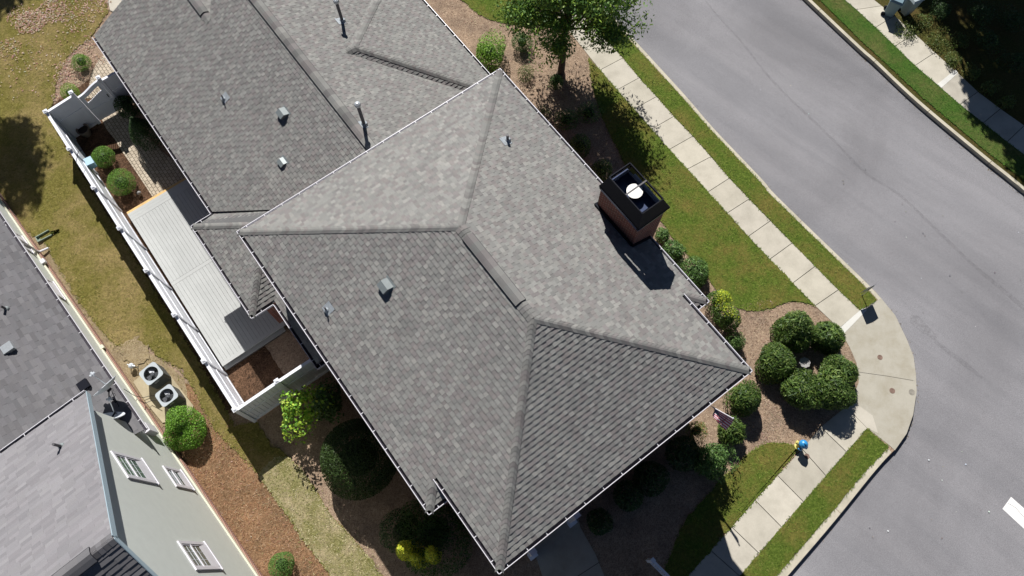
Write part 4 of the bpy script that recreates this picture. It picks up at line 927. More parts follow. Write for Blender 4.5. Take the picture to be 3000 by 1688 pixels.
m=MB(); m.prism(pts([(392,1120),(440,1080),(500,1100),(568,1190),(565,1215),(478,1240),(430,1180)]),0,.06); tag(rebase(m.build('concrete_pad',M['pad'])),'tan concrete pad under the two air conditioners','pad')
def hose(pp,label,name='cable',r=.012):
    m=MB(); m.tube(pp,r,6); return tag(rebase(m.build(name,M['rubber'])),label,'cable')
hose([nw_(*nwall(372,1148)[:1],nv+.05,1.0),P(395,1160,.5),P(420,1165,.15),P(440,1160,.12),P(455,1160,.35)],'black refrigerant line from wall to the nearer air conditioner','refrigerant_line')
hose([P(412,1175,.6),P(425,1182,.25),P(440,1175,.2),P(462,1172,.4)],'black refrigerant line curving to the second air conditioner','refrigerant_line')
ub=P(385,1072,.25); t=empty('gas_meter',(ub.x,ub.y,0),'small pale utility meter standing on dirt beside the air conditioners','meter')
m=MB(); m.lathe((ub.x,ub.y,.14),[(.07,0),(.10,.06),(.10,.16),(.05,.2)],14); m.build('meter_body',M['dish'],t)
m=MB(); m.tube([Vector((ub.x-.14,ub.y+.04,0)),Vector((ub.x-.14,ub.y+.04,.3)),Vector((ub.x,ub.y,.32)),Vector((ub.x+.14,ub.y-.02,.3)),Vector((ub.x+.14,ub.y-.02,0))],.02,8); m.build('pipe',M['galv'],t)
sb=[P(x,y,.02) for x,y in ((108,698),(145,676),(154,690),(115,711))]
t=empty('splash_block',((sb[0]+sb[2])/2),'green plastic splash block with flared tail below the white downspout','splash block')
m=MB(); a_,b_,c_,d_=sb; m.prism(sb,.01,.03); m.beam(a_+up*.06,b_+up*.04,.03,.1); m.beam(d_+up*.06,c_+up*.04,.03,.1); m.beam(a_+up*.05,d_+up*.05,.03,.1); m.build('trough',M['green_p'],t)
m=MB(); m.prism([P(146,680,.0),P(175,672,.0),P(177,683,.0),P(155,694,.0)],.01,.035); m.build('tail',M['green_p'],t)

# ---------------- foliage ----------------
def leafcloud(m,C,rad,n,size,pal,shape='round',asp=2.0,depth=.35,seed=0,lump=.12,flat=0,spread=.9,down_cut=True,up_b=.35,top=None,topz=.86):
    """n leaf quads over a lumpy ellipsoid volume"""
    g=np.random.default_rng(seed+11)
    rx,ry,rz=rad
    lum=[(g.normal(size=3),g.uniform(-lump,lump*1.3)) for _ in range(16)]
    lum=[(a/np.linalg.norm(a),b) for a,b in lum]
    D=g.normal(size=(n*2,3)); D/=np.linalg.norm(D,axis=1)[:,None]
    if down_cut: D=D[D[:,2]>-.55]
    D=D[:n]; L=np.zeros(len(D))
    for a,b in lum: L+=b*np.exp(-((1-D@a)*6)**2/2)*1.6
    rr=(1-depth*g.random(len(D))**1.8)*(1+L)
    if shape=='cone':
        h=(D[:,2]+1)/2; tap=np.clip(1.15-h**1.6,.04,1); Pp=np.stack([D[:,0]*rx*tap*rr,D[:,1]*ry*tap*rr,(D[:,2])*rz*rr],1)
        s=np.sqrt(D[:,0]**2+D[:,1]**2); 
    else: Pp=D*rr[:,None]*np.array([rx,ry,rz])
    Pp+=np.array(C); keep=Pp[:,2]>.01; Pp=Pp[keep]; D=D[keep]; rr=rr[keep]
    K=len(Pp); nn=D*1.0+g.normal(size=(K,3))*spread; nn[:,2]+=up_b; nn/=np.linalg.norm(nn,axis=1)[:,None]
    tn=g.normal(size=(K,3)); tn+=D*.8; tn-=nn*(tn*nn).sum(1)[:,None]; tn/=np.linalg.norm(tn,axis=1)[:,None]; bt=np.cross(nn,tn)
    sz=size*g.uniform(.6,1.3,K)
    pal=np.array(pal); ci=g.integers(0,len(pal),K); col=np.clip(pal[ci]*1.75,0,.8)*g.uniform(.7,1.3,(K,1))
    if top is not None:
        hi_=(Pp[:,2]-C[2])/rz+g.normal(size=K)*.15>topz; tp=np.array(top)[g.integers(0,len(top),K)]*1.75*g.uniform(.7,1.3,(K,1)); col[hi_]=tp[hi_]
    A=Pp-tn*sz[:,None]*.5; B=Pp+bt*(sz/asp)[:,None]*.5; Cc=Pp+tn*sz[:,None]*.5; Dd=Pp-bt*(sz/asp)[:,None]*.5
    for i in range(K): m.face([A[i],B[i],Cc[i],Dd[i]],0,tuple(col[i]))
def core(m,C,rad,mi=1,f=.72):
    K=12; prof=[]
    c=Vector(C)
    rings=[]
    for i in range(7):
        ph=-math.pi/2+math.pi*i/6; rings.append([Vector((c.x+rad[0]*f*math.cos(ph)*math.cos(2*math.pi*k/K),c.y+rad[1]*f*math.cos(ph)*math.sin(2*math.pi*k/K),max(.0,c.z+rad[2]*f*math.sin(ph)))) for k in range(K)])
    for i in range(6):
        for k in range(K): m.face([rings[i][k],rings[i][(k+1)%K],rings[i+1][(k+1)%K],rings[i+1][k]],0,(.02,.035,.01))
G_BOX=[(.075,.16,.02),(.09,.18,.025),(.05,.12,.016),(.12,.20,.03)]
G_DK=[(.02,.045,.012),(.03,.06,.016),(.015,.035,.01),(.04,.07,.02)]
G_YEW=[(.036,.068,.012),(.052,.09,.016),(.022,.045,.01),(.08,.115,.025)]
G_BR=[(.16,.28,.03),(.20,.30,.03),(.10,.22,.03),(.24,.30,.04)]
G_GOLD=[(.42,.42,.03),(.30,.34,.03),(.16,.24,.025),(.5,.46,.05)]
G_SP=[(.038,.08,.018),(.055,.11,.024),(.025,.055,.012),(.09,.15,.04)]
G_TREE=[(.05,.10,.02),(.07,.13,.022),(.035,.075,.018),(.12,.18,.025)]
G_NAN=[(.10,.14,.03),(.20,.09,.03),(.14,.16,.04),(.05,.09,.02)]
def pxscale(px,py,z): return (P(px+20,py,z)-P(px-20,py,z)).length/40
BN=[0]
def shrub(px,py,rp,h,label,pal=G_BOX,n=2600,size=.05,asp=1.6,shape='round',depth=.3,lump=.08,spread=.7,name='shrub',group=None,ry=None,cat='shrub',stems=0,up_b=.35,squash=1.0,corec=True,top=None):
    BN[0]+=1; zc=h*.5; c=P(px,py,zc); s=pxscale(px,py,zc); r=rp*s
    m=MB(); rad=(r,(ry*s if ry else r),h*.55)
    leafcloud(m,(c.x,c.y,zc),rad,n,size,pal,shape,asp,depth,BN[0],lump,spread=spread,up_b=up_b,top=top)
    if name=='yew' or pal is G_SP: leafcloud(m,(c.x,c.y,zc),(rad[0]*1.04,rad[1]*1.04,rad[2]*1.05),int(n*.28),size*2.1,[tuple(x*1.15 for x in q) for q in pal],shape,5,.2,BN[0]+500,lump,spread=.55,up_b=.2)
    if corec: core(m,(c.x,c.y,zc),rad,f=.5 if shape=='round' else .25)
    t=empty(name,(c.x,c.y,0),label,cat,group); m.build('foliage',M['leaf'],t)
    m=MB(); 
    for k in range(max(3,stems)):
        a_=2*math.pi*k/max(3,stems)+BN[0]; m.tube([Vector((c.x+.03*math.cos(a_),c.y+.03*math.sin(a_),0)),Vector((c.x+r*.4*math.cos(a_),c.y+r*.4*math.sin(a_),h*.7))],.015,5,r2=.006)
    m.build('stems',M['twig'],t); return t
shrub(238,181,26,.62,'small clipped ball shrub in leaf-strewn bed above the gate',G_BOX,2600,.035,name='boxwood')
shrub(206,272,25,.62,'small clipped ball shrub just outside the fence, left of the gate',[(.12,.2,.02),(.1,.18,.02)],2600,.035,name='boxwood')
shrub(303,461,32,.75,'round clipped boxwood inside fence beside the pale blue box',G_BOX,4200,.035,name='boxwood',lump=.03)
shrub(356,536,39,.9,'largest round clipped boxwood inside fence, nearest the deck',G_BOX,5200,.035,name='boxwood',lump=.03)
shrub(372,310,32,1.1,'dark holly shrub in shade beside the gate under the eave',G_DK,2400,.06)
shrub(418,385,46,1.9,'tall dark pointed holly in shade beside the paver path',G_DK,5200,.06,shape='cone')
shrub(540,1260,48,1.15,'loose round green arborvitae beside the lower air conditioner',[(.09,.19,.02),(.06,.13,.015),(.13,.24,.03)],10000,.06,asp=2.0,lump=.2,spread=.9,depth=.25)
shrub(826,1655,39,.85,'round clipped boxwood on orange pine straw at the bottom edge',[(.05,.11,.02),(.07,.14,.025)],4200,.035,name='boxwood',lump=.05)
shrub(878,1200,64,1.9,'leafy yellow-green shrub catching sun beside the short fence',G_BR,1500,.12,asp=1.3,lump=.55,spread=1.0,depth=.6,stems=6,corec=False)
shrub(960,1185,48,1.7,'dull green leafy shrub in shade between the fence and house',[(.04,.08,.02),(.06,.1,.03)],1300,.12,asp=1.3,lump=.3,depth=.6,stems=5)
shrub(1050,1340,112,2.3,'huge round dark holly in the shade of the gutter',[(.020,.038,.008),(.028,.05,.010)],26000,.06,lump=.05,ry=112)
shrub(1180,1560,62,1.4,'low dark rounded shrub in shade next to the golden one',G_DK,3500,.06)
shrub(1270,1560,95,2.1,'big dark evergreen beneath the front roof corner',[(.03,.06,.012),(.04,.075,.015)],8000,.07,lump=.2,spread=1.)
for x_,y_,r_,h_,lb_ in ((1188,1612,34,2.5,'golden-topped arborvitae, left one of the trio at the bottom centre'),(1226,1632,28,2.2,'golden-topped arborvitae, lowest middle one of the trio'),(1266,1622,34,2.5,'golden-topped arborvitae, right one of the trio at the bottom centre')):
    shrub(x_,y_,r_,h_,lb_,G_GOLD,3600,.06,lump=.15,spread=1.0,depth=.4,shape='cone')
shrub(1433,156,46,1.2,'bright green leafy shrub touching the roof corner near the tree',[(.10,.2,.02),(.14,.25,.03),(.07,.14,.02)],3600,.075,asp=1.8,lump=.15,depth=.45,ry=44)
shrub(1530,124,27,.75,'small round dark shrub left of the tree trunk',[(.04,.085,.02),(.055,.11,.025)],2600,.045,name='boxwood')
shrub(1540,214,24,.55,'thin brownish-green shrub below the round one, near the roof',[(.10,.12,.04),(.07,.09,.03)],1000,.05,spread=1.1,depth=.7,corec=False)
shrub(1628,240,20,.7,'slim dark shrub at the foot of the tree trunk',G_SP,900,.06,depth=.6)
shrub(1150,62,30,.6,'wispy yellow-green shrub on straw beside the upper gutter',[(.18,.17,.05),(.14,.13,.05)],500,.06,asp=3,spread=1.2,depth=.9,stems=9,corec=False)
shrub(1172,92,26,.5,'bare twiggy shrub below the wispy one by the gutter',[(.15,.14,.05)],160,.05,asp=3,spread=1.2,depth=.9,stems=14,corec=False)
shrub(1588,335,26,.5,'scraggly half-shaded shrub beside the long gutter',[(.06,.1,.03),(.1,.11,.04)],500,.06,depth=.8,spread=1.1,corec=False)
shrub(1660,350,34,.6,'low green shrub in full tree shade, centre of the bed',G_SP,900,.06,depth=.7)
shrub(1725,330,34,.6,'low green shrub in tree shade nearest the lawn',G_SP,900,.06,depth=.7)
shrub(1700,428,34,.8,'dark shrub against the wall, upper of the pair before the chimney',G_YEW,1600,.06)
shrub(1762,500,32,.8,'dark shrub against the wall right beside the chimney',G_YEW,1600,.06)
shrub(1940,692,20,.75,'small spiky green shrub just right of the chimney bricks',G_SP,1500,.07,asp=4,spread=1.1,depth=.5)
shrub(1972,738,32,.8,'spiky green shrub second from the chimney along the gutter',G_SP,2600,.08,asp=4,spread=1.1,depth=.5)
shrub(2036,800,42,.85,'widest spiky green shrub midway between chimney and golden shrubs',G_SP,3600,.08,asp=4,spread=1.1,depth=.5,ry=46)
shrub(2102,880,30,1.2,'gold-topped arborvitae nearest the curved lawn corner',[(.035,.07,.012),(.055,.10,.015)],3600,.055,asp=2,lump=.15,top=[(.30,.33,.02),(.18,.25,.02)])
shrub(2132,935,35,1.3,'gold-topped arborvitae beside bare straw, larger of the two',[(.035,.07,.012),(.055,.10,.015)],4200,.055,asp=2,lump=.15,top=[(.30,.33,.02),(.18,.25,.02)])
shrub(2152,1000,26,.7,'small feathery green shrub between golden shrub and house corner',G_SP,1500,.06,asp=3,spread=1.1)
YG='yew shrubs ringed round the birdbath'
for (x,y,r,lb) in ((2324,968,52,'dark green yew at the top left of the ring, nearest the lawn'),(2424,990,44,'dark green yew of the ring nearest the sign shadow'),(2276,1058,55,'dark green yew of the ring nearest the house corner'),(2463,1086,52,'dark green yew of the ring pressing against the corner ramp'),(2345,1150,56,'dark green yew at the bottom left of the ring'),(2436,1150,56,'dark green yew at the bottom of the ring, shading the sidewalk')):
    shrub(x,y,r*.9,1.15,lb,G_YEW,7500,.10,asp=2.6,lump=.16,spread=1.0,depth=.5,group=YG,name='yew',ry=r*.84)
shrub(2182,1168,42,1.2,'dark yew between the flag and the bare straw',G_YEW,4800,.085,asp=2.6,lump=.12,spread=1.0,depth=.4,name='yew')
shrub(2140,1262,38,.9,'half-shaded yew just below the flag tip',G_YEW,3000,.085,asp=2.6,spread=1.0,name='yew')
shrub(2040,1262,26,1.5,'slim reddish and green nandina close under the front gutter',G_NAN,1100,.07,asp=2.4,spread=1.1,depth=.7,stems=6)
shrub(2085,1350,44,1.3,'leafy green shrub with sunlit right side before the front lawn',G_SP,3200,.09,asp=2.2,spread=1.0,lump=.2)
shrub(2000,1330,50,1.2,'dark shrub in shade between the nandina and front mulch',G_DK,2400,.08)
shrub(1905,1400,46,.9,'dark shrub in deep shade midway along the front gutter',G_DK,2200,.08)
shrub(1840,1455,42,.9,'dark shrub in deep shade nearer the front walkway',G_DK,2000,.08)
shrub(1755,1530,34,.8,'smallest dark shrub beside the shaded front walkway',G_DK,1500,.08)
# ---- trees
def tree(base_,h,crown_c,crown_r,label,nl,size,pal,tr=.16,name='tree',seed=1,blobs=14,asp=2.4,lean=None):
    t=empty(name,base_,label,'tree'); b=Vector(base_); c=Vector(crown_c); rg=random.Random(seed)
    mid=b.lerp(c,.5)+Vector((rg.uniform(-.15,.15),rg.uniform(-.15,.15),0)); top=c+Vector((0,0,crown_r[2]*.5))
    m=MB(); path=[b,b.lerp(mid,.5)+Vector((.04,0,0)),mid,c,top]
    m.tube(path,tr,10,r2=tr*.25); m.tube([b-up*.1,b+up*.25],tr*1.5,10,r2=tr*1.0)
    centers=[]
    for i in range(blobs):
        a_=2*math.pi*i/blobs*2.4+rg.uniform(-.3,.3); rr=rg.uniform(.35,.85); zz=rg.uniform(-.75,.8); k=math.sqrt(max(.1,1-zz*zz))
        q=c+Vector((crown_r[0]*rr*k*math.cos(a_),crown_r[1]*rr*k*math.sin(a_),crown_r[2]*zz)); centers.append(q)
        st=b.lerp(c,rg.uniform(.55,1.0)); m.tube([st,st.lerp(q,.5)+Vector((0,0,.15)),q],tr*.35,6,r2=tr*.08)
        for k2 in range(3):
            e=q+Vector((rg.uniform(-1,1),rg.uniform(-1,1),rg.uniform(-.5,.6)))*crown_r[0]*.22; m.tube([q.lerp(st,.3),e],tr*.12,4,r2=.008)
    m.build('trunk',M['barkwood'],t)
    m=MB()
    for i,q in enumerate(centers):
        k=rg.uniform(.22,.38); leafcloud(m,tuple(q),(crown_r[0]*k,crown_r[1]*k,crown_r[2]*k*.9),nl//blobs,size,pal,'round',asp,.9,seed*50+i,.3,spread=1.1,down_cut=False,up_b=.5)
    m.build('crown',M['leaf'],t); return t
tb=P(1642,222,0); 
tcc=Vector((2.35,20.95,4.3))
tree((tb.x,tb.y,0),6,tuple(tcc),(2.85,2.7,2.2),'leafy tree with dark trunk, its crown over the sidewalk at the top edge',44000,.15,[tuple(x*1.25 for x in q) for q in G_TREE],.17,seed=3,blobs=36)
def proj_under(px,py,z): # where a crown at height z must stand so that its shadow lands on this pixel
    g_=P(px,py,0); s=z/math.tan(SEL); return Vector((g_.x-math.cos(SAZ)*s,g_.y-math.sin(SAZ)*s,z))
def shade_tree(px,py,z,r,label,seed,nl=9000,size=.26):
    c=proj_under(px,py,z); return tree((c.x-(5 if px<100 else 0),c.y+(2 if px<100 else 0),0),z,tuple(c),(r,r,r*.75),label,nl,size,G_TREE,.25,seed=seed,blobs=20,asp=1.6)
shade_tree(2900,20,11,4.0,'tall tree beyond the top edge shading the wild lawn, left one of its row',11,14000)
shade_tree(3080,150,10,3.6,'tall tree beyond the top right corner shading the far sidewalk',12,12000)
shade_tree(2770,-60,10,2.2,'tall tree beyond the top edge behind the two bins',13,7000)
shade_tree(2985,400,8,1.9,'small tree beyond the right edge shading the far kerb',14,8000,.22)
shade_tree(2905,300,9,1.5,'slim tree beyond the top right shading two far sidewalk slabs',18,5000,.2)
shade_tree(3010,-120,12,4.0,'tallest tree beyond the top right corner',15,12000)
shade_tree(3090,420,9,2.6,'broad tree beyond the right edge',19,9000)
shade_tree(20,490,11,2.0,'tree beyond the left edge shading the brown lawn',16,9000,.22)
shade_tree(-50,-60,11,2.8,'tree beyond the top left corner',17,9000)
# undergrowth on the far side
for i,(x,y,r) in enumerate(((2660,90,30),(2705,60,26),(2750,120,30),(2815,120,26),(2790,175,22),(2850,215,24),(2900,260,24),(2950,300,20),(2900,120,36),(2965,60,40),(2870,40,34),(2980,180,34),(2760,30,30))):
    ll=['low weedy clump beside the pale bin','low weedy clump behind the blue bin','sunlit weedy clump midway along the far sidewalk','weedy clump behind the sunlit one','small weedy clump at the edge of the far sidewalk slab','bright weedy clump where the tree shade begins','shaded weedy clump beside the far sidewalk','last shaded weedy clump along the far sidewalk','dark shaded bush in the middle of the far wild lawn','large dark bush by the top edge of the far lawn','dark bush near the top edge, right of the bins','dark bush close to the right edge','dark bush just right of the pale bin'][i]
    shrub(x,y,r,.35 if i<8 else .7,ll,[(.07,.10,.02),(.10,.11,.03),(.05,.08,.02)] if i<8 else G_DK,700 if i<8 else 1300,.09,asp=3,spread=1.1,depth=.8,lump=.3,name='weed_clump' if i<8 else 'bush',cat='weeds' if i<8 else 'bush',corec=False)

# ---------------- street things ----------------
# small square sign
sb_=P(2524,866,0); t=empty('street_sign',sb_,'low square metal sign on a thin post at the end of the grass strip','sign')
sd_=Vector((math.cos(R(27)),math.sin(R(27)),0)); sn=Vector((-sd_.y,sd_.x,0))
m=MB(); m.tube([sb_,sb_+up*1.12],.017,6); m.build('post',M['galv'],t)
m=MB(); K=6
for i in range(K):
    def q(s,z): a_=(s/K-.5)*.58; return sb_+sd_*a_+sn*(.02+.03*(abs(s/K-.5)*2)**2)+up*z
    m.hexa([q(i,.55)-sn*.003,q(i+1,.55)-sn*.003,q(i+1,.55)+sn*.003,q(i,.55)+sn*.003,q(i,1.13)-sn*.003,q(i+1,1.13)-sn*.003,q(i+1,1.13)+sn*.003,q(i,1.13)+sn*.003])
m.build('sign_plate',M['signface'],t)
# hydrant
hp=P(2338,1308,0); t=empty('fire_hydrant',hp,'yellow fire hydrant with bright blue bonnet at the mulch corner by the sidewalk','fire hydrant')
m=MB(); m.lathe(hp,[(.15,0),(.15,.05),(.105,.07),(.10,.42),(.135,.44),(.135,.49)],18); m.build('barrel',M['hyyel'],t,False)
m=MB(); m.lathe(hp+up*.49,[(.16,0),(.165,.04),(.15,.10),(.10,.17),(.04,.2),(.035,.25)],20); m.build('bonnet',M['hyblue'],t,False)
for a_,r_,nm in ((R(150),.065,'nozzle'),(R(240),.055,'nozzle'),(R(330),.055,'nozzle')):
    dd=Vector((math.cos(a_),math.sin(a_),0)); m=MB(); m.lathe(hp+up*.36+dd*.08,[(r_,0),(r_,.08),(r_+.015,.085),(r_+.015,.13),(.02,.15)],12,axis=dd); m.build(nm,M['hyyel'] if r_>.06 else M['hyblue'],t,False)
# lids
for (x,y,r,mt,lb,zz) in ((2578,1047,.10,'rust','small round rusty lid in the ramp nearest the square shadow',.012),(2614,1145,.105,'rust','small round rusty lid in the lower half of the corner ramp',.012),(2671,1149,.115,'lidgrey','grey round lid at the outer edge of the corner ramp',.012),(2364,1337,.10,'rust','round rusty lid in the sidewalk next to the hydrant',.02)):
    m=MB(); c=P(x,y,zz+.001); m.lathe(c,[(r,0),(r,.006),(r*.92,.006),(r*.9,.003)],24); 
    for k in range(3): m.lathe(c,[(r*(.25+.2*k),.003),(r*(.25+.2*k)+.008,.0062)],18,cap=False)
    tag(rebase(m.build('utility_cover',M[mt])),lb,'utility cover','utility covers in the pavement')
# birdbath
bb=P(2357,1063,.45); bb.z=0; t=empty('birdbath',bb,'grey stone birdbath with scalloped bowl inside the ring of yews','birdbath')
m=MB(); K=32; pr=[(.05,.40),(.13,.42),(.19,.47),(.2,.49),(.17,.485),(.05,.455),(.0,.45)]
rings=[[bb+Vector((r*(1+.07*math.cos(8*2*math.pi*k/K))*math.cos(2*math.pi*k/K),r*(1+.07*math.cos(8*2*math.pi*k/K))*math.sin(2*math.pi*k/K),h)) for k in range(K)] for r,h in pr]
for i in range(len(pr)-1):
    for k in range(K): m.face([rings[i][k],rings[i][(k+1)%K],rings[i+1][(k+1)%K],rings[i+1][k]])
m.build('bowl',M['stone'],t,False)
m=MB(); m.lathe(bb,[(.14,0),(.13,.05),(.06,.1),(.05,.32),(.08,.41)],16); m.build('pedestal',M['stone'],t)
# planter pot
pp=P(242,379,.42); pp.z=0; t=empty('planter_pot',pp,'large round clay planter pot with dark soil in the fence corner','planter pot')
m=MB(); m.lathe(pp,[(.15,0),(.22,.2),(.25,.38),(.275,.40),(.275,.45),(.24,.45),(.22,.36)],24,cap=False); m.build('pot',M['pot'],t,False)
m=MB(); m.lathe(pp,[(.23,.34),(.22,.37)],20); m.build('soil',M['soil'],t)
# little ball ornament
bo=P(408,566,.16); bo.z=0; t=empty('garden_ornament',bo,'small stone ball ornament on a stub beside the deck beam','ornament')
m=MB(); m.lathe(bo,[(.06,0),(.045,.1)],12); m.build('stub',M['pot'],t); m=MB(); m.lathe(bo+up*.17,[(.01,-.09),(.06,-.065),(.088,0),(.06,.065),(.01,.09)],16); m.build('ball',M['stone'],t,True)
# pale blue box on the fence, thin hook
q=HF.w(*HF.uv(P(266,467,1.1)),0); uu,_=HF.uv(q); t=empty('hanging_box',HF.w(uu,-4.6,.95),'pale blue box hanging on the inside of the white fence','box')
m=MB(); m.fbox(HF,uu-.17,uu+.17,-4.83,-4.55,.75,1.05); m.build('box_body',M['bluebox'],t); m=MB(); m.hexa([HF.w(uu-.19,-4.84,1.09),HF.w(uu+.19,-4.84,1.09),HF.w(uu+.19,-4.52,1.04),HF.w(uu-.19,-4.52,1.04)]+[HF.w(uu-.19,-4.84,1.12),HF.w(uu+.19,-4.84,1.12),HF.w(uu+.19,-4.52,1.07),HF.w(uu-.19,-4.52,1.07)]); m.build('lid',M['bluebox'],t)
hk=P(243,478,2.1); uu,vv=HF.uv(hk); t=empty('plant_hook',HF.w(uu,-4.8,0),'thin black plant hook clamped over the fence top','hook')
m=MB(); m.tube([HF.w(uu,-4.93,1.6),HF.w(uu,-4.93,2.2),HF.w(uu+.05,-4.8,2.45),HF.w(uu-.25,-4.55,2.5),HF.w(uu-.35,-4.45,2.35)],.012,6); m.build('hook_rod',M['black'],t)
# bins beyond the far pavement
for (px,py,mt,ang,lb) in ((2630,0,'bin',-30,'darker blue-grey bin at the top edge, nearer the far sidewalk'),(2680,-4,'binlight',-65,'pale grey-green bin at the top edge, right of the blue-grey one')):
    c=P(px,py,.9); c.z=0; t=empty('wheeled_bin',c,lb,'bin','bins by the far sidewalk'); fr=Frame(ang); uu,vv=fr.uv(c)
    m=MB(); s0,s1=.2,.27; m.hexa([fr.w(uu-s0,vv-s0,.06),fr.w(uu+s0,vv-s0,.06),fr.w(uu+s0,vv+s0,.06),fr.w(uu-s0,vv+s0,.06),fr.w(uu-s1,vv-s1,.95),fr.w(uu+s1,vv-s1,.95),fr.w(uu+s1,vv+s1,.95),fr.w(uu-s1,vv+s1,.95)]); m.build('bin_body',M[mt],t)
    m=MB(); s=.30; m.hexa([fr.w(uu-s,vv-s,.95),fr.w(uu+s,vv-s,.95),fr.w(uu+s,vv+s,.95),fr.w(uu-s,vv+s,.95),fr.w(uu-s*.8,vv-s*.8,1.04),fr.w(uu+s*.8,vv-s*.8,1.04),fr.w(uu+s*.8,vv+s*.8,1.04),fr.w(uu-s*.8,vv+s*.8,1.04)]); m.build('lid',M[mt],t)
    for sg in (-1,1): m=MB(); m.lathe(fr.w(uu-.22,vv+sg*.2,.1),[(.1,-.03),(.1,.03)],14,axis=fr.v); m.build('wheel',M['black'],t)
# flag
f0=P(2083,1190,3.1); f1=P(2148,1226,3.75); t=empty('flag',f0,'red, white and blue striped flag drooping from an angled pole at the front gutter','flag')
m=MB(); m.tube([f0-(f1-f0)*.5,f1],.014,8); m.lathe(f1,[(.02,-.02),(.03,.01),(.01,.04)],10); m.build('flagpole',M['white'],t)
me=bpy.data.meshes.new('flag_cloth'); nu,nvv=26,26; vs=[];uvs=[];fs=[]
for i in range(nu+1):
    for j in range(nvv+1):
        a_=i/nu; b_=j/nvv; p=f0.lerp(f1,.12+.86*a_ if False else 1-a_*.95*(1-.35*b_)); hang=1.0*b_*(.25+.75*(1-a_))
        fold=.09*math.sin(a_*16+b_*2)*b_; side=Vector((.8,-.6,0)); p=p+Vector((-.05,-.20,0))*b_+side*fold+Vector((.05*math.sin(b_*5),0,-hang*(.8+.2*a_)))
        vs.append(tuple(p-f0)); uvs.append((1-a_,1-b_))
for i in range(nu):
    for j in range(nvv): k0=i*(nvv+1)+j; fs.append((k0,k0+1,k0+nvv+2,k0+nvv+1))
me.from_pydata(vs,[],fs); ul_=me.uv_layers.new(name='UVMap')
for pz in me.polygons:
    pz.use_smooth=True
    for li_ in pz.loop_indices: ul_.data[li_].uv=uvs[me.loops[li_].vertex_index]
me.materials.append(M['flag']); o=bpy.data.objects.new('flag_cloth',me); COL.objects.link(o); o.parent=t
# ---------------- leaf litter and small debris ----------------
def litter(name,spots,n,size,pal,z=.05,label=None):
    m=MB()
    tot=sum(s[3] for s in spots)
    for (x,y,r,wt) in spots:
        c=P(x,y,z); rad=r*pxscale(x,y,0)
        for _ in range(int(n*wt/tot)):
            a_=random.uniform(0,2*math.pi); q=rad*math.sqrt(random.random()); p=c+Vector((q*math.cos(a_),q*math.sin(a_),random.uniform(0,.03)))
            s=size*random.uniform(.5,1.3); g_=random.uniform(0,math.pi); dx=Vector((math.cos(g_),math.sin(g_),random.uniform(-.4,.4)))*s; dy=Vector((-math.sin(g_),math.cos(g_),random.uniform(-.4,.4)))*s*(.42 if name=='fallen_leaves' else .1 if 'straw' in name else 1)
            col=random.choice(pal); m.face([p-dx*.5,p-dy*.5,p+dx*.5,p+dy*.5],0,tuple(c_*random.uniform(.8,1.15) for c_ in col))
    o=m.build(name,M['leafdry']); o['kind']='stuff'; return o
LP=[(.42,.27,.19),(.5,.35,.27),(.33,.2,.13),(.55,.45,.33)]
litter('fallen_leaves',[(90,65,45,420),(150,35,45,260),(60,45,40,120),(200,15,60,180),(230,55,50,80),(20,145,40,90),(290,8,40,90),(180,100,160,220),(60,210,100,60),(120,200,100,40)],2400,.10,LP)
litter('fallen_leaves',[(195,200,30,180),(175,240,22,120),(165,285,14,60),(240,150,30,80),(285,180,24,60),(215,230,30,80),(265,125,20,60)],1000,.085,LP,.02)
litter('fallen_leaves',[(1400,60,60,40),(1480,180,80,20),(1550,260,80,20),(1600,180,70,20),(370,500,60,14),(600,1250,160,30),(700,1500,160,40),(2250,1000,150,10)],200,.06,LP,.02)
litter('straw_litter',[(1500,180,190,300),(1600,300,160,200),(2240,980,110,300),(2230,1230,70,200),(1230,60,100,150)],2600,.11,[(.48,.36,.26),(.38,.27,.19),(.2,.14,.1)],.02)
litter('straw_litter',[(640,1330,110,300),(760,1500,110,300),(860,1640,100,260),(560,1260,60,60)],2400,.11,[(.42,.24,.13),(.36,.19,.1),(.46,.32,.2)],.02)
litter('pebbles',[(2300,500,700,30),(2700,700,300,20),(2600,1400,300,20)],70,.05,[(.15,.14,.14),(.6,.6,.6),(.3,.25,.2)],RZ+.01)

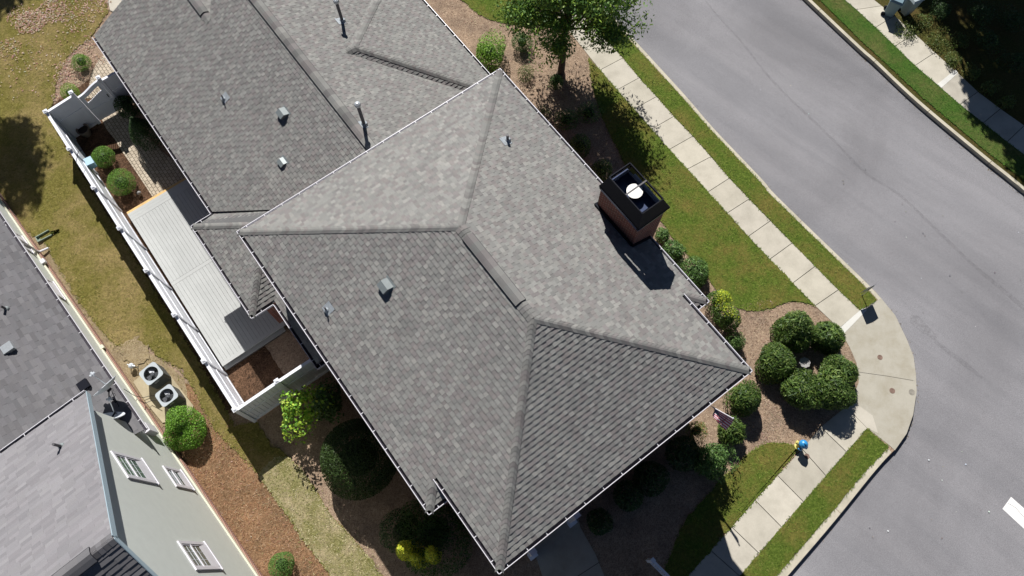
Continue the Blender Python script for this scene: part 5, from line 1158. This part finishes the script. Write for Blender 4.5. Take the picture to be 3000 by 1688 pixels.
def inpoly(x,y,poly):
    c=False; n=len(poly); j=n-1
    for i in range(n):
        a,b=poly[i],poly[j]
        if (a[1]>y)!=(b[1]>y) and x<(b[0]-a[0])*(y-a[1])/(b[1]-a[1])+a[0]: c=not c
        j=i
    return c
BL={'lawn_green':([(.10,.17,.02),(.16,.23,.03),(.06,.10,.012),(.22,.24,.06)],90),'lawn_bright':([(.05,.14,.015),(.09,.19,.02),(.03,.08,.01)],80),
    'lawn_dry':([(.18,.17,.03),(.28,.24,.07),(.10,.10,.02),(.36,.29,.12),(.14,.17,.03)],75),'lawn_pale':([(.26,.26,.09),(.42,.38,.2),(.16,.18,.05),(.5,.45,.28)],130)}
def blades(name,poly,z,pal,dens,ln=.075,wd=.022,seed=5,cap=9000):
    g=random.Random(seed); q=[p for p in poly]; x0=max(-22,min(p[0] for p in q)); x1=min(24,max(p[0] for p in q)); y0=max(-2,min(p[1] for p in q)); y1=min(32,max(p[1] for p in q))
    N_=int((x1-x0)*(y1-y0)*dens); m=MB(); k=0
    for _ in range(N_):
        x=g.uniform(x0,x1); y=g.uniform(y0,y1)
        if not inframe((x,y)) or not inpoly(x,y,q): continue
        k+=1
        if k>cap: break
        a=g.uniform(0,6.283); l=ln*g.uniform(.5,1.5); c=g.choice(pal); v=g.uniform(.7,1.3); dx,dy=math.cos(a),math.sin(a); h=l*g.uniform(.15,.7)
        m.face([(x-dy*wd*.5,y+dx*wd*.5,z),(x+dy*wd*.5,y-dx*wd*.5,z),(x+dx*l,y+dy*l,z+h)],0,tuple(t*v for t in c))
    o=m.build(name,M['leafdry']); o['kind']='stuff'; return o
for i,(pl_,mn,z_) in enumerate(LAWNS): 
    if mn in BL: blades('grass',pl_,z_,BL[mn][0],BL[mn][1],seed=50+i)
# ragged turf spilling past its edges, and needles lying over the beds
for i,(pl_,mn,z_) in enumerate(LAWNS):
    if mn not in BL: continue
    m=MB(); g=random.Random(900+i)
    for p in resample(pl_,.03):
        if not inframe(p): continue
        a=g.uniform(0,6.283); l=.07*g.uniform(.4,1.5); x=p.x+g.gauss(0,.02); y=p.y+g.gauss(0,.02); c=g.choice(BL[mn][0]); dx,dy=math.cos(a),math.sin(a)
        m.face([(x-dy*.014,y+dx*.014,z_),(x+dy*.014,y-dx*.014,z_),(x+dx*l,y+dy*l,z_+.02)],0,c)
    o=m.build('grass',M['leafdry']); o['kind']='stuff'
TAN=[(.50,.38,.27),(.36,.25,.17),(.19,.13,.09),(.56,.46,.34)]; RED=[(.44,.25,.14),(.34,.18,.09),(.52,.38,.25),(.2,.1,.05)]
blades('pine_needles',pts([(2060,830),(2160,905),(2380,900),(2450,965),(2500,1040),(2470,1190),(2330,1300),(2200,1300),(2120,1120),(2230,1090)]),.012,TAN,70,.10,.012,71,6000)
blades('pine_needles',pts([(1250,0),(1340,0),(1450,75),(1690,90),(1760,340),(1830,500),(1740,520),(1470,190)]),.012,TAN,60,.10,.012,72,6000)
blades('pine_needles',pts([(520,1180),(620,1240),(768,1402),(970,1688),(780,1688),(500,1290)]),.022,RED,90,.10,.014,73,7000)
blades('pine_needles',pts([(900,1420),(1020,1400),(1150,1688),(1110,1688),(968,1512)]),.012,TAN,60,.10,.012,74,3000)
# grit and leaves caught along the kerbs
def along(name,line,off,n,size,pal,z,seed):
    g=random.Random(seed); L=offset(line,off); m=MB()
    for _ in range(n):
        i=g.randrange(len(L)-1); p=L[i].lerp(L[i+1],g.random()); x=p.x+g.gauss(0,.05); y=p.y+g.gauss(0,.05); a=g.uniform(0,6.28); s_=size*g.uniform(.4,1.3); c=g.choice(pal); dx,dy=math.cos(a)*s_,math.sin(a)*s_
        m.face([(x-dx,y-dy,z),(x+dy*.5,y-dx*.5,z+.004),(x+dx,y+dy,z+.008),(x-dy*.5,y+dx*.5,z+.004)],0,c)
    o=m.build(name,M['leafdry']); o['kind']='stuff'
along('kerb_litter',kerb,.10,420,.02,[(.1,.08,.06),(.3,.22,.12),(.16,.13,.09),(.4,.34,.25)],RZ+.008,31)
along('kerb_litter',fk,.12,300,.02,[(.1,.08,.06),(.3,.22,.12),(.16,.13,.09)],RZ+.008,32)

blades('grass',pts([(740,1380),(850,1320),(950,1440),(1120,1640),(1130,1700),(930,1700),(840,1560)]),.03,BL['lawn_pale'][0],28,seed=88)
blades('grass',pts([(300,985),(480,1010),(620,1190),(720,1330),(690,1360),(560,1200),(500,1110),(380,1060)]),.03,BL['lawn_dry'][0],35,seed=89)
blades('grass',pts([(150,760),(190,760),(320,960),(440,1010),(440,1040),(330,1030),(200,860)]),.03,BL['lawn_dry'][0],40,seed=90)
